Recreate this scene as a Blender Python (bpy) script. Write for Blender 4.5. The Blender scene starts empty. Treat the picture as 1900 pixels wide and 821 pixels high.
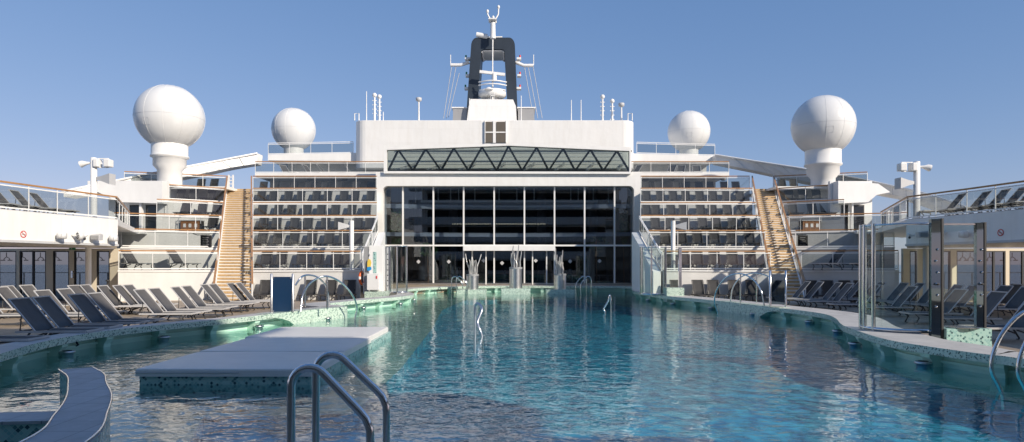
import bpy, math, random
from mathutils import Vector, Matrix
from mathutils.geometry import tessellate_polygon
random.seed(7)
scene = bpy.context.scene
COL = scene.collection
F = 1200.0; CX = 950.0; HY = 490.0; ZC = 1.75; DZ = -.33
def PX(px, d): return (px - CX) * d / F
def PZ(py, d): return ZC + (HY - py) * d / F
def A(px, py, d): return (PX(px, d), d, PZ(py, d))           # pixel + distance -> point
def G(px, py, z=0.0):                                        # pixel on the horizontal plane z
    d = (ZC - z) * F / (py - HY); return (PX(px, d), d, z)
ORD = ['first','second','third','fourth','fifth','sixth','seventh','eighth','ninth','tenth','eleventh','twelfth','thirteenth','fourteenth','fifteenth','sixteenth','seventeenth']

# ---------------------------------------------------------------- mesh builder
class MB:
    def __init__(s): s.v = []; s.f = []; s.sm = []
    def add(s, vs, fs, smooth=False):
        n = len(s.v); s.v += [tuple(p) for p in vs]
        for f in fs: s.f.append(tuple(i + n for i in f)); s.sm.append(smooth)
        return s
    def box(s, x0, x1, y0, y1, z0, z1):
        return s.hexa([(x0,y0,z0),(x1,y0,z0),(x1,y1,z0),(x0,y1,z0),(x0,y0,z1),(x1,y0,z1),(x1,y1,z1),(x0,y1,z1)])
    def hexa(s, p): return s.add(p, [(3,2,1,0),(4,5,6,7),(0,1,5,4),(1,2,6,5),(2,3,7,6),(3,0,4,7)])
    def bar(s, a, b, w, h, up=(0,0,1)):                      # rectangular bar a->b
        a = Vector(a); b = Vector(b); d = (b - a).normalized(); u = Vector(up)
        if abs(d.dot(u)) > .98: u = Vector((0,1,0))
        r = d.cross(u).normalized(); u = r.cross(d)
        c = []
        for p in (a, b):
            for i, j in ((-1,-1),(1,-1),(1,1),(-1,1)): c.append(p + r*(i*w/2) + u*(j*h/2))
        return s.add(c, [(0,1,2,3),(7,6,5,4),(1,0,4,5),(2,1,5,6),(3,2,6,7),(0,3,7,4)])
    def tube(s, pts, r, seg=8, caps=True, smooth=True):
        pts = [Vector(p) for p in pts]; n = len(pts); rings = []
        rr = r if isinstance(r, (list, tuple)) else [r]*n
        pu = None
        for i, p in enumerate(pts):
            t = (pts[min(i+1,n-1)] - pts[max(i-1,0)]).normalized()
            if pu is None:
                pu = Vector((0,0,1)) if abs(t.z) < .9 else Vector((1,0,0))
            a = t.cross(pu)
            if a.length < 1e-4: a = t.cross(Vector((0,1,0)))
            a.normalize(); b = a.cross(t).normalized(); pu = b
            rings.append([p + (a*math.cos(k*2*math.pi/seg) + b*math.sin(k*2*math.pi/seg))*rr[i] for k in range(seg)])
        vs = [q for R in rings for q in R]; fs = []
        for i in range(n-1):
            for k in range(seg):
                k2 = (k+1) % seg
                fs.append((i*seg+k, i*seg+k2, (i+1)*seg+k2, (i+1)*seg+k))
        s.add(vs, fs, smooth)
        if caps: s.add(rings[0], [tuple(range(seg))[::-1]]); s.add(rings[-1], [tuple(range(seg))])
        return s
    def lathe(s, prof, c=(0,0,0), seg=24, smooth=True, sx=1, sy=1):     # prof [(r,z)]
        vs = []; fs = []; n = len(prof)
        for r, z in prof:
            for k in range(seg):
                a = 2*math.pi*k/seg; vs.append((c[0]+r*sx*math.cos(a), c[1]+r*sy*math.sin(a), c[2]+z))
        for i in range(n-1):
            for k in range(seg):
                k2 = (k+1)%seg; fs.append((i*seg+k, i*seg+k2, (i+1)*seg+k2, (i+1)*seg+k))
        s.add(vs, fs, smooth)
        if prof[0][0] > 1e-4: s.add(vs[:seg], [tuple(range(seg))[::-1]])
        if prof[-1][0] > 1e-4: s.add(vs[-seg:], [tuple(range(seg))])
        return s
    def ball(s, c, r, seg=16, rings=10, sz=1, sx=1, sy=1):
        return s.lathe([(max(1e-5, r*math.sin(math.pi*i/rings)), -r*sz*math.cos(math.pi*i/rings)) for i in range(rings+1)], c, seg, True, sx, sy)
    def prism(s, poly, z0, z1):                              # poly [(x,y)] vertical extrusion
        if sum(a[0]*b[1]-b[0]*a[1] for a, b in zip(poly, poly[1:]+poly[:1])) < 0: poly = poly[::-1]
        n = len(poly); tri = tessellate_polygon([[Vector((x,y,0)) for x,y in poly]])
        vs = [(x,y,z0) for x,y in poly] + [(x,y,z1) for x,y in poly]
        def up(t):
            a,b,c = [poly[i] for i in t]
            return t if (b[0]-a[0])*(c[1]-a[1])-(b[1]-a[1])*(c[0]-a[0]) > 0 else t[::-1]
        tri = [up(tuple(t)) for t in tri]
        fs = [t[::-1] for t in tri] + [tuple(i+n for i in t) for t in tri] + [(i,(i+1)%n,(i+1)%n+n,i+n) for i in range(n)]
        return s.add(vs, fs)
    def xprism(s, poly, y0, y1):                             # poly [(x,z)] extruded in depth
        m = MB().prism(poly, 0, 1)
        return s.add([(x, y0+(y1-y0)*z, y) for x,y,z in m.v], [f[::-1] for f in m.f])
    def xform(s, M):
        s.v = [tuple(M @ Vector(p)) for p in s.v]; return s
    def merge(s, o):
        n = len(s.v); s.v += o.v; s.f += [tuple(i+n for i in f) for f in o.f]; s.sm += o.sm; return s
ORI = {}
def mesh(name, mb, mat, off=(0,0,0)):
    me = bpy.data.meshes.new(name)
    me.from_pydata([(p[0]-off[0], p[1]-off[1], p[2]-off[2]) for p in mb.v], [], mb.f); me.update()
    me.polygons.foreach_set('use_smooth', mb.sm)
    uv = me.uv_layers.new(name='UVMap').data
    for p in me.polygons:
        n = p.normal; h = math.hypot(n.x, n.y)
        for li in p.loop_indices:
            q = mb.v[me.loops[li].vertex_index]
            if h < .7: uv[li].uv = (q[0], q[1])
            else: uv[li].uv = ((-n.y*q[0]+n.x*q[1])/h, q[2])
    me.materials.append(mat)
    return me
def setp(o, label=None, cat=None, group=None, kind=None):
    if label: o['label'] = label
    if cat: o['category'] = cat
    if group: o['group'] = group
    if kind: o['kind'] = kind
def thing(name, label, cat, loc=(0,0,0), group=None, rz=0):
    o = bpy.data.objects.new(name, None); COL.objects.link(o); o.empty_display_size = .2
    o.location = loc; o.rotation_euler = (0,0,rz); ORI[o] = tuple(loc); setp(o, label, cat, group); return o
def part(name, mb, mat, parent, label=None, bevel=0):
    off = ORI[parent]; o = bpy.data.objects.new(name, mesh(name, mb, mat, off)); COL.objects.link(o)
    o.parent = parent; ORI[o] = off
    if label: o['label'] = label
    if bevel: bev(o, bevel)
    return o
def bev(o, w, seg=2):
    m = o.modifiers.new('bevel','BEVEL'); m.width = w; m.segments = seg; m.limit_method = 'ANGLE'; m.angle_limit = .7
def solo(name, mb, mat, label=None, cat=None, group=None, kind=None, bevel=0):
    xs = [p[0] for p in mb.v]; ys = [p[1] for p in mb.v]; zs = [p[2] for p in mb.v]
    off = ((min(xs)+max(xs))/2, (min(ys)+max(ys))/2, min(zs))
    o = bpy.data.objects.new(name, mesh(name, mb, mat, off)); COL.objects.link(o); o.location = off; ORI[o] = off
    setp(o, label, cat, group, kind)
    if bevel: bev(o, bevel)
    return o
def copy_tree(o, parent=None):
    c = o.copy(); COL.objects.link(c)
    if parent: c.parent = parent
    for ch in list(o.children): copy_tree(ch, c)
    return c
def catmull(P, n=8):
    out = []; P = [Vector(p) for p in P]; Q = [P[0]*2-P[1]] + P + [P[-1]*2-P[-2]]
    for i in range(1, len(Q)-2):
        for k in range(n):
            t = k/n; a,b,c,d = Q[i-1],Q[i],Q[i+1],Q[i+2]
            out.append(.5*((2*b)+(c-a)*t+(2*a-5*b+4*c-d)*t*t+(3*b-a-3*c+d)*t**3))
    out.append(P[-1]); return out

# ---------------------------------------------------------------- materials
def nt(name):
    m = bpy.data.materials.new(name); m.use_nodes = True; t = m.node_tree; t.nodes.clear()
    return m, t, t.nodes.new('ShaderNodeOutputMaterial')
def principled(t, col=None, rough=.5, metal=0, spec=None):
    b = t.nodes.new('ShaderNodeBsdfPrincipled')
    if col: b.inputs['Base Color'].default_value = (*col, 1)
    b.inputs['Roughness'].default_value = rough; b.inputs['Metallic'].default_value = metal
    return b
def noise(t, scale, detail=3, vec=None, rough=.5):
    n = t.nodes.new('ShaderNodeTexNoise'); n.inputs['Scale'].default_value = scale; n.inputs['Detail'].default_value = detail
    n.inputs['Roughness'].default_value = rough
    if vec: t.links.new(vec, n.inputs['Vector'])
    return n
def ramp(t, fac, stops, interp='LINEAR'):
    r = t.nodes.new('ShaderNodeValToRGB'); r.color_ramp.interpolation = interp
    e = r.color_ramp.elements
    while len(e) < len(stops): e.new(.5)
    for i, (p, c) in enumerate(stops): e[i].position = p; e[i].color = (*c, 1)
    t.links.new(fac, r.inputs[0]); return r
def objcoord(t):
    return t.nodes.new('ShaderNodeTexCoord').outputs['Object']
def worldpos(t): return t.nodes.new('ShaderNodeNewGeometry').outputs['Position']
def vscale(t, vec, sc):
    m = t.nodes.new('ShaderNodeVectorMath'); m.operation = 'MULTIPLY'; t.links.new(vec, m.inputs[0]); m.inputs[1].default_value = sc; return m.outputs[0]
def paint(name, col, rough=.45, var=.06, scale=1.3, metal=0, bump=0, streak=True):
    m, t, out = nt(name); b = principled(t, None, rough, metal)
    w = worldpos(t)
    n = noise(t, scale, 5, vscale(t, w, (1,1,.35) if streak else (1,1,1)), .6)
    r = ramp(t, n.outputs[0], [(.3, tuple(c*(1-var) for c in col)), (.7, tuple(min(1,c*(1+var*.5)) for c in col))])
    t.links.new(r.outputs[0], b.inputs['Base Color'])
    n2 = noise(t, scale*6, 3, w); rr = t.nodes.new('ShaderNodeMapRange')
    rr.inputs[3].default_value = rough*.85; rr.inputs[4].default_value = min(1, rough*1.2)
    t.links.new(n2.outputs[0], rr.inputs[0]); t.links.new(rr.outputs[0], b.inputs['Roughness'])
    if bump:
        bp = t.nodes.new('ShaderNodeBump'); bp.inputs['Strength'].default_value = bump; bp.inputs['Distance'].default_value = .02
        t.links.new(n.outputs[0], bp.inputs['Height']); t.links.new(bp.outputs[0], b.inputs['Normal'])
    t.links.new(b.outputs[0], out.inputs[0]); return m
def glass(name, tint, ior=1.5, rough=0.0, gl=(1,1,1)):
    m, t, out = nt(name)
    tr = t.nodes.new('ShaderNodeBsdfTransparent'); tr.inputs[0].default_value = (*tint,1)
    g = t.nodes.new('ShaderNodeBsdfGlossy'); g.inputs['Roughness'].default_value = rough; g.inputs[0].default_value = (*gl,1)
    # symmetric Schlick fresnel (same from both faces of a pane)
    geo = t.nodes.new('ShaderNodeNewGeometry'); dt = t.nodes.new('ShaderNodeVectorMath'); dt.operation = 'DOT_PRODUCT'
    t.links.new(geo.outputs['Incoming'], dt.inputs[0]); t.links.new(geo.outputs['Normal'], dt.inputs[1])
    ab = t.nodes.new('ShaderNodeMath'); ab.operation = 'ABSOLUTE'; t.links.new(dt.outputs['Value'], ab.inputs[0])
    om = t.nodes.new('ShaderNodeMath'); om.operation = 'SUBTRACT'; om.inputs[0].default_value = 1; t.links.new(ab.outputs[0], om.inputs[1])
    pw = t.nodes.new('ShaderNodeMath'); pw.operation = 'POWER'; t.links.new(om.outputs[0], pw.inputs[0]); pw.inputs[1].default_value = 5
    f0 = ((ior-1)/(ior+1))**2
    ma = t.nodes.new('ShaderNodeMath'); ma.operation = 'MULTIPLY_ADD'; t.links.new(pw.outputs[0], ma.inputs[0]); ma.inputs[1].default_value = 1-f0; ma.inputs[2].default_value = f0
    mx = t.nodes.new('ShaderNodeMixShader'); t.links.new(ma.outputs[0], mx.inputs[0]); t.links.new(tr.outputs[0], mx.inputs[1]); t.links.new(g.outputs[0], mx.inputs[2])
    t.links.new(mx.outputs[0], out.inputs[0]); return m
def mosaic(name, tile, cols, rough=.25, grout=(.55,.6,.55), rot=math.pi/4):
    m, t, out = nt(name); b = principled(t, None, rough)
    uv = t.nodes.new('ShaderNodeTexCoord').outputs['UV']
    mp = t.nodes.new('ShaderNodeMapping'); mp.inputs['Rotation'].default_value = (0,0,rot); mp.inputs['Scale'].default_value = (1/tile,1/tile,1)
    t.links.new(uv, mp.inputs[0])
    fl = t.nodes.new('ShaderNodeVectorMath'); fl.operation = 'FLOOR'; t.links.new(mp.outputs[0], fl.inputs[0])
    wn = t.nodes.new('ShaderNodeTexWhiteNoise'); wn.noise_dimensions = '2D'; t.links.new(fl.outputs[0], wn.inputs['Vector'])
    r = ramp(t, wn.outputs['Value'], cols, 'CONSTANT')
    fr = t.nodes.new('ShaderNodeVectorMath'); fr.operation = 'FRACTION'; t.links.new(mp.outputs[0], fr.inputs[0])
    sp = t.nodes.new('ShaderNodeSeparateXYZ'); t.links.new(fr.outputs[0], sp.inputs[0])
    mn = t.nodes.new('ShaderNodeMath'); mn.operation = 'MINIMUM'; t.links.new(sp.outputs[0], mn.inputs[0]); t.links.new(sp.outputs[1], mn.inputs[1])
    lt = t.nodes.new('ShaderNodeMath'); lt.operation = 'LESS_THAN'; t.links.new(mn.outputs[0], lt.inputs[0]); lt.inputs[1].default_value = .09
    mx = t.nodes.new('ShaderNodeMix'); mx.data_type = 'RGBA'; t.links.new(lt.outputs[0], mx.inputs[0]); t.links.new(r.outputs[0], mx.inputs[6]); mx.inputs[7].default_value = (*grout,1)
    t.links.new(mx.outputs[2], b.inputs['Base Color']); t.links.new(b.outputs[0], out.inputs[0]); return m
def planks(name, col, w=.12, dark=.35, axis=0, rough=.6, var=.25):
    m, t, out = nt(name); b = principled(t, None, rough); w_ = worldpos(t)
    sp = t.nodes.new('ShaderNodeSeparateXYZ'); t.links.new(w_, sp.inputs[0])
    dv = t.nodes.new('ShaderNodeMath'); dv.operation = 'DIVIDE'; t.links.new(sp.outputs[axis], dv.inputs[0]); dv.inputs[1].default_value = w
    fl = t.nodes.new('ShaderNodeMath'); fl.operation = 'FLOOR'; t.links.new(dv.outputs[0], fl.inputs[0])
    wn = t.nodes.new('ShaderNodeTexWhiteNoise'); wn.noise_dimensions = '1D'; t.links.new(fl.outputs[0], wn.inputs['W'])
    r = ramp(t, wn.outputs['Value'], [(0, tuple(c*(1-var) for c in col)), (1, tuple(c*(1+var*.5) for c in col))])
    fr = t.nodes.new('ShaderNodeMath'); fr.operation = 'FRACT'; t.links.new(dv.outputs[0], fr.inputs[0])
    lt = t.nodes.new('ShaderNodeMath'); lt.operation = 'LESS_THAN'; t.links.new(fr.outputs[0], lt.inputs[0]); lt.inputs[1].default_value = .07
    mx = t.nodes.new('ShaderNodeMix'); mx.data_type = 'RGBA'; t.links.new(lt.outputs[0], mx.inputs[0]); t.links.new(r.outputs[0], mx.inputs[6]); mx.inputs[7].default_value = (*[c*dark for c in col],1)
    n = noise(t, 3, 5, w_, .6); m2 = t.nodes.new('ShaderNodeMix'); m2.data_type = 'RGBA'; m2.blend_type = 'MULTIPLY'; m2.inputs[0].default_value = .35
    t.links.new(mx.outputs[2], m2.inputs[6]); t.links.new(n.outputs[0], m2.inputs[7])
    t.links.new(m2.outputs[2], b.inputs['Base Color']); t.links.new(b.outputs[0], out.inputs[0]); return m
def slabs(name, col, size, joint=(.25,.25,.26), rough=.55, var=.08, uvmode=False):
    m, t, out = nt(name); b = principled(t, None, rough)
    br = t.nodes.new('ShaderNodeTexBrick'); br.offset = 0; w_ = worldpos(t)
    if uvmode: w_ = t.nodes.new('ShaderNodeTexCoord').outputs['UV']
    t.links.new(w_, br.inputs['Vector'])
    br.inputs['Scale'].default_value = 1; br.inputs['Brick Width'].default_value = size; br.inputs['Row Height'].default_value = size
    br.inputs['Mortar Size'].default_value = .005; br.inputs['Color1'].default_value = (*[c*(1-var) for c in col],1); br.inputs['Color2'].default_value = (*[c*(1+var) for c in col],1)
    br.inputs['Mortar'].default_value = (*joint,1)
    n = noise(t, 5, 6, w_, .65); r = ramp(t, n.outputs[0], [(.3,(.8,.8,.8)),(.7,(1,1,1))])
    m2 = t.nodes.new('ShaderNodeMix'); m2.data_type = 'RGBA'; m2.blend_type = 'MULTIPLY'; m2.inputs[0].default_value = 1
    t.links.new(br.outputs[0], m2.inputs[6]); t.links.new(r.outputs[0], m2.inputs[7])
    t.links.new(m2.outputs[2], b.inputs['Base Color']); t.links.new(b.outputs[0], out.inputs[0]); return m

M = {}
def plate(name, col, bw=2.6, bh=1.3):
    m, t, out = nt(name); b = principled(t, None, .38); uv = t.nodes.new('ShaderNodeTexCoord').outputs['UV']
    br = t.nodes.new('ShaderNodeTexBrick'); t.links.new(uv, br.inputs['Vector']); br.inputs['Scale'].default_value = 1; br.offset = .5
    br.inputs['Brick Width'].default_value = bw; br.inputs['Row Height'].default_value = bh; br.inputs['Mortar Size'].default_value = .012; br.inputs['Mortar Smooth'].default_value = 1
    br.inputs['Color1'].default_value = (*col,1); br.inputs['Color2'].default_value = (*[c*.965 for c in col],1); br.inputs['Mortar'].default_value = (*[c*.86 for c in col],1)
    n = noise(t, 1.6, 5, vscale(t, uv, (1.6,.22,1)), .62); rp = ramp(t, n.outputs[0], [(.28,(.94,.93,.915)),(.55,(1,1,1))])
    mx = t.nodes.new('ShaderNodeMix'); mx.data_type = 'RGBA'; mx.blend_type = 'MULTIPLY'; mx.inputs[0].default_value = 1; t.links.new(br.outputs[0], mx.inputs[6]); t.links.new(rp.outputs[0], mx.inputs[7])
    t.links.new(mx.outputs[2], b.inputs['Base Color'])
    n2 = noise(t, .55, 3, uv); sm = t.nodes.new('ShaderNodeMath'); sm.operation = 'MULTIPLY_ADD'; t.links.new(br.outputs['Fac'], sm.inputs[0]); sm.inputs[1].default_value = .12; t.links.new(n2.outputs[0], sm.inputs[2])
    bp = t.nodes.new('ShaderNodeBump'); bp.inputs['Distance'].default_value = .05; bp.inputs['Strength'].default_value = .8; t.links.new(sm.outputs[0], bp.inputs['Height']); t.links.new(bp.outputs[0], b.inputs['Normal'])
    t.links.new(b.outputs[0], out.inputs[0]); return m
M['plate'] = plate('painted_steel_plates', (.78,.77,.74))
M['white'] = paint('white_paint', (.78,.77,.74), .35)
M['radome'] = paint('radome_white', (.69,.69,.675), .22, .03)
M['wall'] = paint('tier_wall_paint', (.66,.65,.62), .5, .08)
M['cream'] = paint('cream_paint', (.68,.60,.46), .5)
M['navy'] = paint('navy_paint', (.022,.032,.046), .45, .2)
M['dark'] = paint('dark_paint', (.03,.03,.032), .5, .2)
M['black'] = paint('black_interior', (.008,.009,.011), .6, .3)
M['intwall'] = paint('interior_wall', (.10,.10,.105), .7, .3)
M['grey'] = paint('grey_paint', (.30,.30,.30), .5)
M['ltgrey'] = paint('light_grey_paint', (.5,.5,.5), .5)
M['steel'] = paint('polished_steel', (.72,.72,.72), .12, .05, 3, 1)
M['brushed'] = paint('brushed_steel', (.62,.61,.60), .32, .08, 3, 1)
M['rail'] = paint('varnished_teak', (.40,.205,.08), .35, .25, 4)
M['tread'] = planks('teak_treads', (.58,.44,.26), .08, .7, 1)
M['deck'] = planks('teak_deck', (.43,.34,.245), .10, .55, 0)
M['floor'] = paint('grey_deck_coating', (.25,.24,.23), .7)
M['coping'] = slabs('coping_stone', (.52,.50,.47), .6, (.3,.3,.3))
M['jtile'] = slabs('pool_wall_tiles', (.42,.43,.45), .45, (.16,.17,.19))
M['mosaic'] = mosaic('green_mosaic', .032, [(0,(.52,.64,.53)),(.55,(.40,.54,.44)),(.78,(.16,.27,.22)),(.9,(.06,.12,.10))])
M['mosaic2'] = mosaic('teal_scale_mosaic', .05, [(0,(.34,.54,.49)),(.5,(.25,.45,.42)),(.8,(.09,.21,.21)),(.92,(.03,.09,.10))], grout=(.44,.56,.52))
M['poolwall'] = paint('pool_wall_green', (.50,.76,.62), .3, .1)
M['vinyl'] = paint('mat_vinyl', (.70,.68,.64), .4, .06, 2)
M['sling'] = paint('sling_fabric', (.098,.094,.092), .75, .12, 9)
M['sling_dimmed'] = paint('sling_fabric_dimmed', (.040,.039,.039), .75, .12, 9)  # same fabric, its dimmer look on the terraces put into the colour
M['teak'] = paint('teak_boards', (.56,.38,.19), .55, .2, 5)
M['frame'] = paint('lounger_rail', (.50,.49,.48), .35, .1)
M['leg'] = paint('lounger_leg', (.045,.043,.042), .45, .1)
M['orange'] = paint('orange_buoy', (.75,.14,.03), .4)
M['redp'] = paint('red_paint', (.6,.03,.03), .4)
M['bluepanel'] = paint('blue_panel', (.010,.035,.085), .18, .1)
M['green'] = paint('green_sign', (.02,.25,.08), .4)
M['yellow'] = paint('yellow_mark', (.7,.5,.08), .4)
M['cyan'] = paint('blue_mark', (.02,.25,.55), .4)
M['leaf'] = paint('leaf_green', (.07,.15,.03), .5, .4, 6)
M['louvre'] = paint('louvre_brown', (.23,.20,.16), .6)
M['slat'] = paint('cabinet_wood', (.34,.16,.07), .5, .3, 5)
M['coral'] = paint('silver_coral', (.55,.54,.52), .3, .3, 12, .6, .6)
M['slatm'] = paint('roof_slat_paint', (.55,.57,.55), .5)
M['satin'] = paint('satin_steel', (.50,.53,.58), .36, .05, 3, 1)
M['mirror'] = paint('dark_mirror', (.15,.19,.22), .03, .02, 1, 1)
M['rglass'] = glass('railing_glass', (.78,.80,.80), 1.5)
M['sglass'] = glass('shower_glass', (.91,.96,.94), 1.45)
M['fglass'] = glass('facade_glass', (.64,.69,.74), 1.8)
M['tglass'] = glass('truss_glass', (.60,.64,.62), 1.5)
M['dglass'] = glass('door_glass', (.50,.54,.57), 1.6)
def emis(name, col, s):
    m, t, out = nt(name); e = t.nodes.new('ShaderNodeEmission'); e.inputs[0].default_value = (*col,1); e.inputs[1].default_value = s
    t.links.new(e.outputs[0], out.inputs[0]); return m
M['bulb'] = emis('lit_bulbs', (1,.85,.55), 1.6)
def water_mat():
    m, t, out = nt('pool_water'); w = worldpos(t)
    mp = t.nodes.new('ShaderNodeMapping'); mp.inputs['Scale'].default_value = (1,1.35,1); mp.inputs['Rotation'].default_value = (0,0,.3); t.links.new(w, mp.inputs[0])
    n1 = noise(t, 1.2, 1, mp.outputs[0], .4); n2 = noise(t, 4.6, 1.2, mp.outputs[0], .45)
    n1.inputs['Distortion'].default_value = .6; n2.inputs['Distortion'].default_value = .8
    nb = noise(t, .14, 2, w)                                    # calmer and rougher patches
    pr = ramp(t, nb.outputs[0], [(.35,(.35,)*3),(.65,(1,)*3)])
    m2 = t.nodes.new('ShaderNodeMath'); m2.operation='MULTIPLY'; t.links.new(n2.outputs[0], m2.inputs[0]); t.links.new(pr.outputs[0], m2.inputs[1])
    ad = t.nodes.new('ShaderNodeMath'); ad.operation='MULTIPLY_ADD'; t.links.new(m2.outputs[0], ad.inputs[0]); ad.inputs[1].default_value = .62; t.links.new(n1.outputs[0], ad.inputs[2])
    bp = t.nodes.new('ShaderNodeBump'); bp.inputs['Strength'].default_value = 1; bp.inputs['Distance'].default_value = .019
    t.links.new(ad.outputs[0], bp.inputs['Height'])
    geo = t.nodes.new('ShaderNodeNewGeometry'); dt = t.nodes.new('ShaderNodeVectorMath'); dt.operation = 'DOT_PRODUCT'
    t.links.new(geo.outputs['Incoming'], dt.inputs[0]); t.links.new(bp.outputs[0], dt.inputs[1])
    ab = t.nodes.new('ShaderNodeMath'); ab.operation = 'ABSOLUTE'; t.links.new(dt.outputs['Value'], ab.inputs[0])
    om = t.nodes.new('ShaderNodeMath'); om.operation = 'SUBTRACT'; om.inputs[0].default_value = 1; om.use_clamp = True; t.links.new(ab.outputs[0], om.inputs[1])
    pw = t.nodes.new('ShaderNodeMath'); pw.operation = 'POWER'; t.links.new(om.outputs[0], pw.inputs[0]); pw.inputs[1].default_value = 4.3
    fr = t.nodes.new('ShaderNodeMath'); fr.operation = 'MULTIPLY_ADD'; t.links.new(pw.outputs[0], fr.inputs[0]); fr.inputs[1].default_value = .97; fr.inputs[2].default_value = .03
    tr = t.nodes.new('ShaderNodeBsdfTransparent'); tr.inputs[0].default_value = (.78,.95,.96,1)
    g = t.nodes.new('ShaderNodeBsdfGlossy'); g.inputs['Roughness'].default_value = .0; t.links.new(bp.outputs[0], g.inputs['Normal'])
    mx = t.nodes.new('ShaderNodeMixShader'); t.links.new(fr.outputs[0], mx.inputs[0]); t.links.new(tr.outputs[0], mx.inputs[1]); t.links.new(g.outputs[0], mx.inputs[2])
    t.links.new(mx.outputs[0], out.inputs[0]); return m
M['water'] = water_mat()
def floor_mat(name, c1, c2):  # tile colour with painted mottling in place of refraction and caustic speckle
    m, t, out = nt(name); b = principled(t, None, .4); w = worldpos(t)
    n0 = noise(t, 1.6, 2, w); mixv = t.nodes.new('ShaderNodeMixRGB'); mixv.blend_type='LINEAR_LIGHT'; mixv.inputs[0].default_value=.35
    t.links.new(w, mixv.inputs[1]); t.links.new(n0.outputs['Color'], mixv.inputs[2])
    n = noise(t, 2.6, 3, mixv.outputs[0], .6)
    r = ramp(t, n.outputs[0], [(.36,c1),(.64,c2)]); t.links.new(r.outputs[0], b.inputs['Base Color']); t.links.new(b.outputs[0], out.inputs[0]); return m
M['deep'] = floor_mat('deep_refraction_speckle', (.004,.12,.22), (.05,.42,.54))
M['shelf'] = floor_mat('shallow_refraction_speckle', (.16,.29,.24), (.26,.42,.35))
def sea_mat():
    m, t, out = nt('sea'); b = principled(t, (.01,.035,.06), .12); w = worldpos(t)
    n = noise(t, .12, 4, w); bp = t.nodes.new('ShaderNodeBump'); bp.inputs['Distance'].default_value = 1.2; t.links.new(n.outputs[0], bp.inputs['Height']); t.links.new(bp.outputs[0], b.inputs['Normal'])
    t.links.new(b.outputs[0], out.inputs[0]); return m
M['sea'] = sea_mat()

# ---------------------------------------------------------------- sea, pool, deck
solo('sea', MB().add([(-30000,-30000,-38),(30000,-30000,-38),(30000,30000,-38),(-30000,30000,-38)], [(0,1,2,3)]), M['sea'], 'dark blue open sea far below the ship', 'sea', kind='structure')
ZW = -.45
path = [(-1.05,2.3),(-1.0,3.2),(-1.05,4.4),(-1.6,4.9),(-4.2,5.0),(-7.2,5.6),(-8.9,8.4),(-9.6,11.2),(-9.95,12.6),(-10.5,14.4),(-10.66,16.2),(-10.4,17.6),(-9.9,18.9),(-9.2,20.2),(-8.56,21.9),(-7.9,23.6),(-7.05,25.5),(-6.75,26.4),(-7.3,27.3),(-8.1,28.2),(-7.75,29.8),(-7.2,31.3),(-6.1,33.9),(-5.6,36.2),(-5.8,38.2),(-6.7,41.2),(-7.1,44.5),(-5.6,48.3),(-3,50.3),(0,51.2),(3,51.0),(6.5,50.4),(9.6,49.3),(9.6,46),(8.2,43.6),(7.8,41.2),(8.0,38),(8.4,35),(9.3,32.3),(9.9,29.2),(10.4,26.3),(10.8,24.5),(10.9,22.6),(10.4,20.8),(9.45,18.5),(9.0,16.8),(8.65,14.8),(8.9,13.3),(9.15,12.5),(9.4,11.9),(9.8,9),(9.4,5),(8,2.6),(4,1.9),(1,1.9)]
loop = [Vector((p[0],p[1])) for p in catmull([(x,y,0) for x,y in path], 5)] 
def offset_loop(L, w):
    n = len(L); out = []
    for i in range(n):
        t = (L[(i+1)%n] - L[i-1]).normalized(); nrm = Vector((-t.y, t.x))   # path runs clockwise -> left normal is outward
        out.append(L[i] + nrm*w)
    return out
area = sum(a.x*b.y-b.x*a.y for a, b in zip(loop, loop[1:]+loop[:1]))
SG = -1 if area > 0 else 1
def off(w): return offset_loop(loop, w*SG)
def strip(mb, La, za, Lb, zb, smooth=False, flip=False):
    n = len(La); vs = [(p[0],p[1],za) for p in La] + [(p[0],p[1],zb) for p in Lb]
    fs = [(i,(i+1)%n,(i+1)%n+n,i+n) for i in range(n)]
    if flip: fs = [f[::-1] for f in fs]
    return mb.add(vs, fs, smooth)
def sheet(outer, holes, z):
    pl = [[Vector((p[0],p[1],0)) for p in outer]] + [[Vector((p[0],p[1],0)) for p in h] for h in holes]
    flat = [q for l in pl for q in l]; tri = tessellate_polygon(pl)
    fs = []
    for t in tri:
        a,b,c = [flat[i] for i in t]
        fs.append(tuple(t) if (b-a).cross(c-a).z > 0 else tuple(t)[::-1])
    return MB().add([(q.x,q.y,z) for q in flat], fs)
W1 = 1.15; REC = .42
pool_out = off(.6)
WL = [(.62 if p.x < -4 and p.y < 23 else 1.0 if p.y < 44 and p.x < 0 else .7 if p.x > 5 and p.y < 12.6 else 1.35 if p.x > 5 and p.y < 44 else 1.6) for p in loop]
WL = [sum(WL[(i+j)%len(WL)] for j in range(-6,7))/13 for i in range(len(WL))]
def offv(f=1.0):
    L = offset_loop(loop, SG); return [p + (q-p)*(w*f) for p, q, w in zip(loop, L, WL)]
solo('pool_deck', sheet([(-36,-30),(36,-30),(36,62),(-36,62)], [offv(.8)], DZ), M['deck'], 'teak planked deck around the pool', 'deck', kind='structure')
cp = MB(); strip(cp, loop, .004, offv(), .004); strip(cp, offv(), DZ-.05, offv(), .004)
solo('entrance_deck', MB().prism([(-10.4,44.5),(-7.4,44.8),(-6.2,48.4),(-3.2,51.0),(0,51.9),(3.2,51.7),(6.8,51.1),(10.3,49.8),(10.4,43.5),(12,43.5),(12,56),(-12,56),(-12,44)], DZ-.1, -.003), M['deck'], 'raised deck in front of the glass hall', 'deck', kind='structure'); o_c = solo('pool_coping', cp, M['coping'], 'pale stone coping running round the pool', 'pool edge', kind='structure')
ce = MB(); strip(ce, loop, -.16, loop, .004); strip(ce, off(.5), -.16, loop, -.16); solo('pool_edge_band', ce, M['mosaic'], 'mosaic band along the overhanging pool edge', 'pool edge', kind='structure')
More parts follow.
